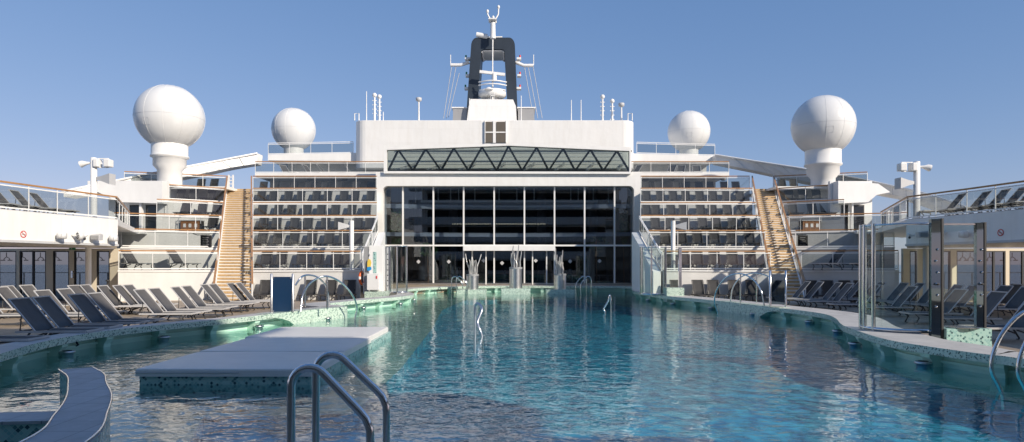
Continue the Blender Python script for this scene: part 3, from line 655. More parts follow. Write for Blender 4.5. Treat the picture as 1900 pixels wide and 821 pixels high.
# ---------------------------------------------------------------- upper galleries
def gallery(side):
    L = side == 'left'
    g = thing('upper_gallery', 'white overhanging gallery decks %s of the glass hall' % side, 'deck house', (PX(600 if L else 1260,58),58,TZ[5]), 'upper galleries')
    z7 = PZ(321,57); z8 = PZ(287,61)
    a,b = (473,712) if L else (1353,1172)
    xa,xb = PX(a,57),PX(b,57)
    part('lower_slab', MB().box(min(xa,xb),max(xa,xb),57.0,70,z7-.35,z7), M['white'], g)
    part('soffit_wall', MB().box(min(xa,xb)+ (0 if L else .1),max(xa,xb)-.1,60.5,60.9,TZ[5],z7-.36), M['wall'], g)
    part('upper_wall', MB().box(min(xa,xb)+.8,max(xa,xb)-.2,63,63.4,z7,z8-.1), M['wall'], g)
    a2,b2 = (497,715) if L else (1327,1170)
    o0, o1, o2, o3 = (A(a2,287,61), A(b2,283,61)) + (A(b2,300,61), A(a2,298,61)) if L else (A(a2,289,61), A(b2,285,61), A(b2,300,61), A(a2,301,61))
    m = MB(); front = [o0,o1,o2,o3]; m.hexa([o3,o2,(o2[0],72,o2[2]),(o3[0],72,o3[2]),o0,o1,(o1[0],72,o1[2]),(o0[0],72,o0[2])]) if L else m.hexa([o2,o3,(o3[0],72,o3[2]),(o2[0],72,o2[2]),o1,o0,(o0[0],72,o0[2]),(o1[0],72,o1[2])])
    part('upper_slab', m, M['white'], g)
    railing('glass_railing', [(xa,57.1,z7),(xb,57.1,z7)], 1.0, 'glass railing of the gallery %s of the truss window' % side, 'glass railings of the galleries', 1.7)
    railing('glass_railing', [(o0[0],61.1,o0[2]),(PX(655,61) if L else PX(1182,61),61.1,o1[2] if not L else o0[2]+(o1[2]-o0[2])*.72)], 1.08, 'glass railing round the small dome deck on the %s' % side, 'glass railings of the galleries', 1.9, wood=False)
    # dark lamps below the slab
    for px in ((497,575,618,640) if L else (1198,1247,1342)):
        lt = thing('ceiling_floodlight', 'small grey floodlight under the %s gallery, %s from the glass hall' % (side, ORD[int(abs(px-950)//50-4) % 9]), 'floodlight', A(px,333,58.5), 'floodlights under the galleries')
        c = A(px,333,58.5); part('lamp_body', MB().ball(c,.28,10,6,.55), M['grey'], lt); part('bracket', MB().box(c[0]-.04,c[0]+.04,c[1]-.04,c[1]+.04,c[2],z7-.3), M['grey'], lt)
    xs = (532,575,602,652) if L else (1178,1243,1262,1293)
    for j, px in enumerate(xs):
        put_lounger(LG, PX(px,60), 60, z7, R(-35 if L else 215)+R(15*j), '%s lounger left to right on the gallery %s of the truss window' % (ORD[j], side), 'loungers on the upper galleries')
    # curved half-arch beam
    if L: top = [(478,285,59),(410,298,57),(336,312,54),(280,323,51.5),(230,333,49),(170,345,46),(118,356,43)]; bt = [(476,304,59),(430,311,57.5),(387,320,55.5),(330,331,53),(250,346,50),(180,357,46),(118,366,43)]
    else: top = [(1327,288,60),(1395,299,58),(1508,317,54),(1608,336,50),(1655,346,48),(1708,358,45),(1790,385,41)]; bt = [(1330,303,60),(1435,324,57),(1508,340,54),(1600,352,50.5),(1655,362,48),(1708,373,45),(1790,400,41)]
    tp = catmull([A(*p) for p in top],4); bp_ = catmull([A(*p) for p in bt],4); m = MB(); w = 1.1 if L else -1.1
    n = min(len(tp),len(bp_)); vs = []
    for i in range(n): vs += [tuple(tp[i]), tuple(bp_[i]), (bp_[i].x, bp_[i].y+1.2, bp_[i].z), (tp[i].x, tp[i].y+1.2, tp[i].z)]
    fs = []
    for i in range(n-1):
        for j in range(4):
            f = (i*4+j, i*4+(j+1)%4, (i+1)*4+(j+1)%4, (i+1)*4+j); fs.append(f[::-1] if L else f)
    fs += [(0,1,2,3) if L else (3,2,1,0), tuple(range(4*n-4,4*n))[::-1] if L else tuple(range(4*n-4,4*n))]
    bm = thing('arched_beam', '%s white box beam with vertical ribs behind the large dome' % side, 'beam', tuple(tp[n//2]), 'arched box beams'); m.add(vs, fs); part('beam_web', m, M['white'], bm)
    m = MB(); m.tube([(p.x,p.y-.1,p.z) for p in tp], .09, 6); part('top_flange', m, M['white'], bm)
    for i in range(2, n-1, 2): part('rib', MB().bar((tp[i].x,tp[i].y-.04,tp[i].z),(bp_[i].x,bp_[i].y-.04,bp_[i].z), .05, .10,(0,1,0)), M['white'], bm)
gallery('left'); gallery('right')
k = 0
for o in sorted([o for o in COL.objects if o.name.startswith('ceiling_floodlight')], key=lambda o:o.location.x):
    nm = ['leftmost','second from the left','third from the left','rightmost'] if k < 4 else ['leftmost','middle','rightmost']
    o['label'] = 'grey floodlight under the %s gallery, %s' % (('left',nm[k]) if k < 4 else ('right',nm[k-4])); k += 1

# ---------------------------------------------------------------- glass hall
D = 55.0
hall = thing('glass_hall', 'tall white framed glass wall of the hall at the end of the pool', 'building', (PX(943,D),D,0))
gx0, gx1 = PX(713,D), PX(1174,D); fx0, fx1 = PX(700,D), PX(1188,D); zt = PZ(347,D); ztop = PZ(322,D)
fr = MB(); fr.box(fx0,gx0,D-.6,D+1.2,0,ztop); fr.box(gx1,fx1,D-.6,D+1.2,0,ztop); fr.box(gx0,gx1,D-.6,D+1.2,zt,ztop)
for sx, cx_ in ((1,gx0),(-1,gx1)):   # rounded upper corners
    r = .42; poly = [(cx_,zt),(cx_+sx*r,zt)] + [(cx_+sx*(r-r*math.sin(a*math.pi/16)), zt-(r-r*math.cos(a*math.pi/16))) for a in range(1,9)]
    fr.xprism(poly, D-.598, D+1.0)
part('surround', fr, M['plate'], hall, bevel=.06)
mul = [748,804.4,860.5,917,973,1028.7,1084.4,1139.8]; tz0, tz1 = PZ(457.5,D), PZ(454.5,D)
edges = [713]+mul+[1174]
for px in mul:
    x = PX(px,D); lowm = px not in (748,)
    part('mullion', MB().box(x-.06,x+.06,D-.18,D+.12,0 if lowm else tz1,zt), M['white'], hall)
part('transom', MB().box(gx0,gx1,D-.2,D+.1,tz0,tz1), M['white'], hall)
part('sill', MB().box(gx0,gx1,D-.25,D+.15,0,.12), M['brushed'], hall)
for a, b in zip(edges, edges[1:]):
    part('window_pane', MB().box(PX(a,D)+.05,PX(b,D)-.05,D-.01,D+.01,tz1,zt), M['fglass'], hall)
    part('window_pane', MB().box(PX(a,D)+.05,PX(b,D)-.05,D-.01,D+.01,.12,tz0), M['fglass'], hall)
cv = PZ(466,D); part('door_canopy', MB().box(PX(861,D),PX(1029,D),D-.9,D-.21,cv,PZ(457.6,D)+.02), M['white'], hall)
for px in (876.5,902,988,1014): part('door_post', MB().box(PX(px,D)-.05,PX(px,D)+.05,D-.3,D-.02,0,cv), M['white'], hall)
for px,py in ((776.5,486),(832.8,486),(897.3,484),(931.6,488.5),(994,484),(1057.8,485.3),(1112.4,484.8)):
    c = A(px,py,D-.02); r = .18; m = MB().add([(c[0]-r,c[1],c[2]),(c[0],c[1],c[2]-r),(c[0]+r,c[1],c[2]),(c[0],c[1],c[2]+r)], [(0,1,2,3)]); 
    m.xform(Matrix.Identity(4)); part('door_marking', MB().xprism([(c[0]-r,c[2]),(c[0],c[2]-r),(c[0]+r,c[2]),(c[0],c[2]+r)], D-.035, D-.025), M['ltgrey'], hall)
# truss window
tw = thing('truss_window', 'long low window with zigzag steel truss above the hall glass', 'window', (PX(942,D),D,PZ(322,D)))
TB = 318.5; outer_ = [(712,322),(1171,323),(1171,273.5),(945,266.8),(712,270.5)]; inner_ = [(717.5,318),(1168,319),(1168,280.5),(945,270.5),(717.5,278.5)]
n5 = 5; oo_ = [A(*p, D-.9) for p in outer_]; in_ = [A(*p, D-.9) for p in inner_]
vs = oo_+in_+[(a,b+.5,c) for a,b,c in oo_]+[(a,b+.5,c) for a,b,c in in_]
fs = []
for i in range(5):
    j = (i+1)%5; fs += [(i,j,5+j,5+i),(10+i,15+i,15+j,10+j),(5+i,5+j,15+j,15+i),(i,10+i,10+j,j)]
part('window_frame', MB().add(vs,fs), M['white'], tw)
part('glass_pane', MB().xprism([(p[0],p[2]) for p in in_], D-.62, D-.60), M['tglass'], tw)
tops = [660+q/3.157 for q in (250,410,575,740,895,1060,1215,1375,1530)]; bots = [660+q/3.157 for q in (190,335,500,660,825,975,1130,1285,1450,1600)]
ty = lambda x: 278.5-(x-717.5)*8/227.5+1 if x < 945 else 270.5+(x-945)*10/223+1
dd = D-.35; zig = []
for i in range(len(bots)):
    zig.append(A(bots[i],317,dd))
    if i < len(tops): zig.append(A(tops[i],ty(tops[i]),dd))
for a,b in zip(zig,zig[1:]): part('truss_bar', MB().bar(a,b,.16,.14,(0,1,0)), M['dark'], tw)
part('lower_chord', MB().bar(A(714,318,dd),A(1172,319,dd),.12,.16), M['dark'], tw); part('upper_chord', MB().bar(A(714,279,dd),A(945,271,dd),.12,.16).bar(A(945,271,dd),A(1172,281,dd),.12,.16), M['dark'], tw)
# folded roof slats behind, seen from below through the glass
rs = thing('slatted_roof', 'pale slatted sliding roof seen through the truss window', 'roof', (0,58,11))
m = MB()
for k in range(8):
    y = D+1.2+k*.6; zz = PZ(318,D)+.05+.43*k
    m.hexa([(PX(716,D),y,zz),(PX(1170,D),y,zz),(PX(1170,D),y+.12,zz+.075),(PX(716,D),y+.12,zz+.075),(PX(716,D),y-.03,zz+.03),(PX(1170,D),y-.03,zz+.03),(PX(1170,D),y+.09,zz+.105),(PX(716,D),y+.09,zz+.105)])
part('slats', m, M['slatm'], rs)
m = MB()
for k in range(8): 
    x = PX(716,D)+.6+k*2.75; m.bar((x,D+.6,PZ(318,D)+.1),(x+2.4,D+9.3,PZ(318,D)+2.7), .14,.2)
part('rafters', m, M['grey'], rs)
part('back_wall', MB().box(PX(716,D),PX(1170,D),D+14,D+14.3,PZ(319,D),PZ(319,D)+3), M['dark'], rs)
# housing behind
hs = thing('roof_housing', 'large white rounded housing behind and above the truss window', 'deck house', (PX(918,60),60,PZ(300,60)))
hx0,hx1 = PX(656,60),PX(1179,60); hz0,hz1 = PZ(312,60),PZ(223.5,60); r = 1.1
poly = []
for cx_,cy_,a0 in ((hx0+r,60+r,180),(hx1-r,60+r,270),(hx1-r,80,0),(hx0+r,80,90)):
    for k in range(7): a = R(a0+k*15); poly.append((cx_+r*math.cos(a), cy_+r*math.sin(a)))
hb = part('housing_body', MB().prism(poly, hz0, hz1), M['plate'], hs); bev(hb, .12, 3)
for i,(x,y) in enumerate(((901,227),(921,227),(901,248),(921,248))):
    w = 17; c0 = A(x,y,59.9); x1_ = x + (13 if i%2==0 else 17); y1_ = y + (18 if i<2 else 17)
    fm = MB().box(PX(x,60),PX(x1_,60),59.88,60.0,PZ(y1_,60),PZ(y,60)); pv = part('vent_grille', fm, M['louvre'], hs)
    m = MB(); z = PZ(y1_,60)+.05
    while z < PZ(y,60)-.03: m.box(PX(x,60)+.02,PX(x1_,60)-.02,59.83,59.875,z,z+.035); z += .09
    part('louvre_blades', m, M['louvre'], pv)
part('vent_frame', MB().box(PX(899.5,60),PX(900.8,60),59.8,60,PZ(266,60),PZ(225,60)).box(PX(938.3,60),PX(939.6,60),59.8,60,PZ(266,60),PZ(225,60)).box(PX(914.8,60),PX(920,60),59.82,60,PZ(266,60),PZ(225,60)).box(PX(901,60),PX(938,60),59.81,60,PZ(247.6,60),PZ(245.4,60)), M['white'], hs)
for px in (662,1169): part('ladder_hoop', MB().tube([A(px-4,224,60.5),A(px-4,211,60.5),A(px+4,211,60.5),A(px+4,224,60.5)], .05, 6), M['white'], hs)
# hall interior
hi = thing('hall_interior', 'dark hall interior with a white gallery and bands standing in for reflections', 'room', (PX(943,62),62,0))
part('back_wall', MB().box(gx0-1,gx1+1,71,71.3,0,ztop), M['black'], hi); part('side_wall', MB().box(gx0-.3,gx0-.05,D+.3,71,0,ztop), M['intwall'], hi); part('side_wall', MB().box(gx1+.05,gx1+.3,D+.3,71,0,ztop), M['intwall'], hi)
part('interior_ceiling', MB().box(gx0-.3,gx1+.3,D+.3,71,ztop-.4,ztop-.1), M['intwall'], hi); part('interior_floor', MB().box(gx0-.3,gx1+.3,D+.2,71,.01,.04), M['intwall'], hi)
for (yy,zz,hh) in ((57.0,PZ(385,57),.36),(57.1,PZ(436,57),.34)):  # curved bars standing in for pale reflections in the hall glass
    m = MB(); P = [(gx0,yy-1.2),(gx0+3,yy-.7),(gx0+6,yy),(0,yy+.4),(gx1-6,yy),(gx1-3,yy-.7),(gx1,yy-1.2)]
    P = catmull([(a,b,0) for a,b in P],4)
    for a,b in zip(P,P[1:]): m.bar((a.x,a.y,zz),(b.x,b.y,zz),.2,hh)
    part('reflection_band', m, M['ltgrey'], hi)
for px in (770,782,812,835,850,880,925,958,990,1058,1072,1100,1128): part('hanging_rod', MB().box(PX(px,59),PX(px,59)+.1,59,59.1,PZ(376,59),PZ(349,59)), M['white'], hi)
part('upper_gallery_beam', MB().box(PX(780,59),PX(1110,59),59.3,59.5,PZ(375,59),PZ(371.5,59)), M['white'], hi)
for px in (783,841,1005,1100): part('column', MB().lathe([(.45,0),(.45,ztop)], (PX(px,63),63,0), 16), M['intwall'], hi)
m = MB()
for k in range(60):
    px = 840+k*2.9
    if 912 < px < 918: continue
    m.ball(A(px,416,60.5), .03, 6, 4)
solo('string_lights', m, M['bulb'], 'row of tiny warm bulbs hanging inside the hall', 'string lights')
def leaf_plant(px0,px1,py0,py1,d,name,label,n):
    t = thing(name, label, 'plant', A((px0+px1)/2,py1,d), 'plants behind the hall glass'); m = MB()
    for i in range(n):
        f = random.random(); w = (px1-px0)/2*(.35+.65*math.sin(math.pi*min(1,f*.8+.15)))
        p = Vector(A((px0+px1)/2+random.uniform(-w,w), py1+(py0-py1)*f, d+random.uniform(-.5,.5)))
        a,b,c = [Vector((random.uniform(-1,1),random.uniform(-1,1),random.uniform(-1,1))).normalized()*random.uniform(.08,.2) for _ in range(3)]
        m.add([p-a, p+b*.5, p+a, p-b*.5], [(0,1,2,3)])
    part('foliage', m, M['leaf'], t); part('stem', MB().tube([A((px0+px1)/2,528,d),A((px0+px1)/2-2,(py0+py1)/2,d),A((px0+px1)/2+2,py0,d)], [.06,.05,.02],6), M['slat'], t)
leaf_plant(724,746,380,455,56.6,'climbing_plant','tall green climbing plant behind the leftmost hall pane',1400)
leaf_plant(1150,1166,375,450,56.6,'climbing_plant','green climbing plant behind the rightmost hall pane',800)
leaf_plant(778,812,452,475,57,'hanging_plant','low leafy plant behind the second pane near the transom',350)
leaf_plant(1085,1130,440,462,57,'hanging_plant','dark leafy plant behind the panes at the lower right',300)
for j,px in enumerate((795,830,1062,1112,1128)):
    tb = thing('lobby_table', 'small round table inside the hall, %s from the left' % ORD[j], 'table', A(px,528,58), 'tables inside the hall'); c = (PX(px,58),58,0)
    part('table_top', MB().lathe([(.45,.72),(.45,.75)], c, 16), M['ltgrey'], tb); part('leg', MB().lathe([(.2,.04),(.04,.08),(.04,.72)], c, 10), M['grey'], tb)

# ---------------------------------------------------------------- domes
def dome(cx_,cy_,rp,d,zf,lab,neck):
    c = A(cx_,cy_,d); r = rp*d/F; t = thing('radome', lab, 'radome', (c[0],c[1],zf), 'white satellite domes')
    part('sphere', MB().ball(c, r, 64, 36), M['radome'], t)
    part('seam', MB().lathe([(r*1.001,-.01),(r*1.003,0),(r*1.001,.01)], (c[0],c[1],c[2]-.1), 64), M['ltgrey'], t)
    for q in range(5):
        a = R(195+q*32+rp); m = MB().tube([(c[0]+(r+.004)*math.cos(a)*math.sin(b), c[1]+(r+.004)*math.sin(a)*math.sin(b), c[2]+(r+.004)*math.cos(b)) for b in [math.pi*(.02+.8*i/24) for i in range(25)]], .009, 4); part('panel_seam', m, M['white'], t)
    def on(a,b): return (c[0]+(r+.006)*math.cos(a)*math.sin(b), c[1]+(r+.006)*math.sin(a)*math.sin(b), c[2]+(r+.006)*math.cos(b))
    h0 = R(250); loopm = [on(h0+.22*u, 1.78+.2*v) for u,v in ((0,0),(1,0),(1,1),(0,1),(0,0))]; part('access_hatch', MB().tube(loopm, .012, 4, smooth=False), M['ltgrey'], t)
    m = MB(); P = Vector(c)
    if neck:
        a = lambda y: PZ(y,d)-c[2]
        w = d/F
        part('collar', MB().lathe([(31*w,a(cy_+46)),(31*w,a(cy_+70)),(32.5*w,a(cy_+71)),(32.5*w,a(cy_+74)),(28*w,a(cy_+76)),(28*w,a(cy_+90)),(21*w,a(cy_+98)),(21*w,zf-c[2])], c, 40, True), M['white'], t)
        hatch = [(-.6,-r*.72),(.0,-r*.72)]
    else: part('collar', MB().lathe([(.45*r,-r*.7),(.45*r,zf-c[2])], c, 32), M['white'], t)
dome(315,219,59.5,50,TZ[5],'largest white dome on a tall stepped neck, far left', True)
dome(1527,234,55.5,50,TZ[5],'large white dome on a tall stepped neck, far right', True)
dome(545,241,39.5,66,PZ(285,61),'small white dome on the deck left of the housing', False)
dome(1278,245,38.5,67,PZ(285,61),'small white dome on the deck right of the housing', False)

# outer top deck walls with doors (level three)
for side in ('left','right'):
    L = side == 'left'; s = -1 if L else 1
    d = 46.6; xa, xb = (PX(150,d),PX(312,d)) if L else (PX(1540,d),PX(1662,d))
    z0, z1 = TZ[2], TZ[5]-.02
    t = thing('end_house', 'white curved house with dark doors beside the %s outer terrace' % side, 'deck house', ((xa+xb)/2,d,z0), 'end houses')
    part('wall', MB().box(xa+(2.0 if L else 0),xb-(0 if L else 1.7),d,d+.3,z0,z1), M['white'], t)
    # flared top
    m = MB(); zt_ = TZ[5]
    a0 = PX(150,d) if L else PX(1690,d)
    q = [(PX(312,d),zt_-1.7),(PX(235,d),zt_-1.6),(PX(206,d),zt_-1.1),(PX(176,d),zt_-.55),(PX(176,d),zt_-.1),(PX(312,d),zt_-.1)] if L else [(PX(1545,d),zt_-.1),(PX(1618,d),zt_-.3),(PX(1640,d),zt_-.9),(PX(1615,d),zt_-1.1),(PX(1600,d),zt_-1.6),(PX(1545,d),zt_-1.7)]
    part('flared_eave', MB().xprism(q, d-.8, d-.05), M['white'], t)
    for dx0,dx1 in (((241,264),(271,292)) if L else ((1561,1573),(1578,1603))):
        dr = part('door', MB().box(PX(dx0,d),PX(dx1,d),d-.05,d+.02,z0,PZ(381,d)), M['dark'], t)
        part('glass_pane', MB().box(PX(dx0,d)+.08,PX(dx1,d)-.08,d-.07,d-.055,z0+.1,PZ(381,d)-.1), M['dglass'], dr)
    part('column', MB().box(*( (PX(265.5,d),PX(269.5,d)) if L else (PX(1574,d),PX(1577,d)) ), d-.5, d-.2, z0, z1-1.6), M['white'], t)
    fl = MB().prism([(PX(211,45),41),(PX(300,43),41),(PX(300,d),d),(PX(150,d),d)] if L else [(PX(1560,43),41),(PX(1650,43),41),(PX(1690,d),d),(PX(1560,d),d)], z0-.25, z0-.02)
    part('landing', fl, M['white'], t)
    # slab of outer top deck
    ox0, ox1 = (PX(228,49),PX(424,50)) if L else (PX(1436,50),PX(1612,49))
    part('deck_slab', MB().box(min(ox0,ox1),max(ox0,ox1),49.6,56,TZ[5]-.22,TZ[5]-.03), M['white'], t)
    hse = (PX(262,53),PX(345,53)) if L else (PX(1480,53),PX(1600,53))
    if L: part('low_cabin', MB().box(PX(245,54),PX(300,54),54,55.5,TZ[5],TZ[5]+1.0), M['grey'], t)

# ---------------------------------------------------------------- side balconies and changing rooms
zB = 3.93
def balcony(side):
    s = -1 if side == 'left' else 1; L = s < 0
    t = thing('side_balcony', 'white overhanging balcony along the %s side of the deck' % side, 'balcony', (s*22,25,2.6), 'side balconies')
    e = [(s*19.2,31.5),(s*19.75,28.2),(s*20.15,25.4),(s*20.6,20),(s*20.8,8)]; e2 = [(s*28,8),(s*28,34),(s*22,36)]
    part('slab', MB().prism(e+e2, 2.62, zB-.02), M['plate'], t)
    part('drip_edge', MB().bar((e[0][0]-s*.03,e[0][1],2.66),(e[2][0]-s*.03,e[2][1],2.66),.06,.1), M['ltgrey'], t)
    part('deck_coating', MB().prism([(x+s*.1,y-.05) for x,y in e]+[(s*27.9,8),(s*27.9,33.9),(s*22,35.9)], zB-.019, zB), M['floor'], t)
    g = railing('glass_railing', [(x+s*.08,y,zB) for x,y in e[:4]], 1.08, 'glass railing with teak handrail on the %s side balcony' % side, 'glass railings of the balconies', 1.75)
    # sloping joint to third tier landing
    xe = s*19.3
    x2 = PX(222,40) if L else PX(1628,40)
    m0 = (e[0][0]+s*.08, e[0][1], zB); m1 = (PX(240,40.5) if L else PX(1635,40.5), 40.5, TZ[2]-.0)
    railing('glass_railing', [m0, m1], 1.08, 'glass railing linking the %s balcony to the terrace' % side, 'glass railings of the balconies', 2.2)
    part('link_deck', MB().prism([(e[0][0],e[0][1]),(m1[0]-s*.3,41),(m1[0]+s*5,46.5),(s*28,46.5),(s*28,34),(s*22,34)], zB-.3, zB-.03), M['white'], t)
    # frontal changing room wall
    d = 36.6; w = thing('changing_room_wall', 'cream wall with glazed doors under the %s balcony' % side, 'wall', (s*22,d,0), 'changing room walls')
    if L: ops = [(-120,-75),(-60,-12),(-5,30,),(36,85),(98,128),(137,161),(179,203)]; xin = 219
    else: ops = [(1688,1702),(1712,1734),(1748,1764),(1775,1812),(1824,1866),(1873,1925),(1935,1990)]; xin = 1676
    xs = sorted([PX(a,d) for a,b in ops]+[PX(b,d) for a,b in ops])
    lim = sorted([PX(xin,d), s*36]); cuts = [lim[0]]+xs+[lim[1]]; zt2 = PZ(466,d); m = MB()
    for a,b in zip(cuts[::2],cuts[1::2]): m.box(a,b,d,d+.2,DZ,zt2)
    m.box(lim[0],lim[1],d-.002,d+.2,zt2,2.62); part('wall', m, M['cream'], w)
    for a,b in ops:
        a_,b_ = PX(a,d),PX(b,d); fm = MB(); f = .06
        fm.box(a_,a_+f,d+.02,d+.14,DZ,zt2).box(b_-f,b_,d+.02,d+.14,DZ,zt2).box(a_+f,b_-f,d+.02,d+.14,zt2-f,zt2).box(a_+f,b_-f,d+.02,d+.14,DZ,DZ+.1)
        dr = part('glazed_door', fm, M['dark'], w); part('glass_pane', MB().box(a_+f,b_-f,d+.07,d+.085,DZ+.1,zt2-f), M['dglass'], dr)
        if b-a > 40: part('door_stile', MB().box((a_+b_)/2-.05,(a_+b_)/2+.05,d+.03,d+.13,DZ+.1,zt2-f), M['dark'], dr)
    # passage rail beyond the doors, seen through glass
    rl = thing('passage_railing', 'dark railing outside the glazed doors on the %s' % side, 'railing', (s*26,44,0), 'passage railings')
    m = MB().bar((s*18,44,1.15),(s*40,44,1.15),.05,.05); part('handrail', m, M['dark'], rl)
    for k in range(12): part('post', MB().box(s*(18+k*1.9)-.03,s*(18+k*1.9)+.03,43.97,44.03,DZ,1.15), M['dark'], rl)
    # column
    for cxp in ((164,) if L else (1718,)):
        x = PX(cxp,34.5); c = solo('round_column', MB().lathe([(.16,DZ),(.14,DZ+.04),(.14,2.6),(.16,2.62)], (x,34.5,0), 20), M['white'], 'white round column holding up the %s balcony' % side, 'column', 'balcony columns')
    # shower heads hooks silhouettes on panes
    for px in ((12,42,75,104,146,184) if L else (1722,1786,1800,1836,1866,1878)):
        x = PX(px,d+.4); h = solo('wall_lamp', MB().tube([(x,37,2.4),(x,37,2.15),(x-.12,37,2.05),(x-.15,37,1.98)],.022,6).tube([(x,37,2.15),(x+.14,37,2.08),(x+.2,37,1.98)],.022,6).box(x-.26,x-.14,36.9,37.1,1.93,1.98).box(x+.14,x+.26,36.9,37.1,1.93,1.98), M['dark'],
            'dark twin-headed lamp behind the %s glazed doors, %s from the outside' % (side, ORD[[12,42,75,104,146,184,1722,1786,1800,1836,1866,1878].index(px)%6]), 'lamp', 'twin lamps in the changing rooms')
    return t
balcony('left'); balcony('right')
for side, s in (('left',-1),('right',1)):
    pxs = (-20,22,62,96) if s < 0 else (1752,1796,1830,1862,1888,1925)
    for j,px in enumerate(pxs):
        d = (27.6+j*1.1) if s < 0 else (31.2-j*.9); x = PX(px,d)
        put_lounger(LG, x+s*.2, d, zB, R(8) if s<0 else R(172), '%s dark lounger from the %s on the %s side balcony' % (ORD[j], 'frame edge' if s<0 else 'lamp post', side), 'loungers on the side balconies')
# no smoking signs
def ring(c, n, r, w, th=.02):
    m = MB(); N = 20; vs = []
    t = Vector((-n.y,n.x,0)); c = Vector(c); u = Vector((0,0,1)); fs = []
    for k in range(N):
        a = 2*math.pi*k/N
        for rr2 in (r-w, r): vs.append(c + t*(rr2*math.cos(a)) + u*(rr2*math.sin(a)) + n*th)
    for k in range(N):
        j = (k+1)%N; fs.append((2*k,2*k+1,2*j+1,2*j))
    m.add(vs, fs); m.add([(v - n*.003) for v in vs], [f[::-1] for f in fs])
    return m, t, u
for side, px, py, s in (('left',43,435,-1),('right',1857,432,1)):
    x0_,y0_ = (s*20.15,25.4); x1_,y1_ = (s*19.75,28.2)
    # intersect view ray with fascia segment
    rx = (px-CX)/F; tt = (x0_-rx*y0_)/(rx*(y1_-y0_)-(x1_-x0_)); d = y0_+(y1_-y0_)*tt; x = rx*d
    dirv = Vector((x1_-x0_,y1_-y0_,0)).normalized(); nrm = Vector((-dirv.y,dirv.x,0)); nrm = nrm if nrm.x*s < 0 else -nrm
    c = Vector((x,d,PZ(py,d)))
    sg = thing('no_smoking_sign', 'round red and white no smoking sign on the %s balcony front' % side, 'sign', tuple(c), 'no smoking signs')
    tv = Vector((-nrm.y,nrm.x,0)); disc = MB(); N=20
    disc.add([c+nrm*.01+tv*(.14*math.cos(2*math.pi*k/N))+Vector((0,0,.14*math.sin(2*math.pi*k/N))) for k in range(N)], [tuple(range(N))]); part('sign_plate', disc, M['white'], sg)
    m,_,_ = ring(c, nrm, .145, .035, .016); part('ring', m, M['redp'], sg)
    part('slash', MB().bar(c+nrm*.022-tv*.09+Vector((0,0,.09)), c+nrm*.022+tv*.09-Vector((0,0,.09)), .012,.03,nrm), M['redp'], sg)
    part('cigarette', MB().bar(c+nrm*.018-tv*.08, c+nrm*.018+tv*.08, .008,.025,nrm), M['dark'], sg)
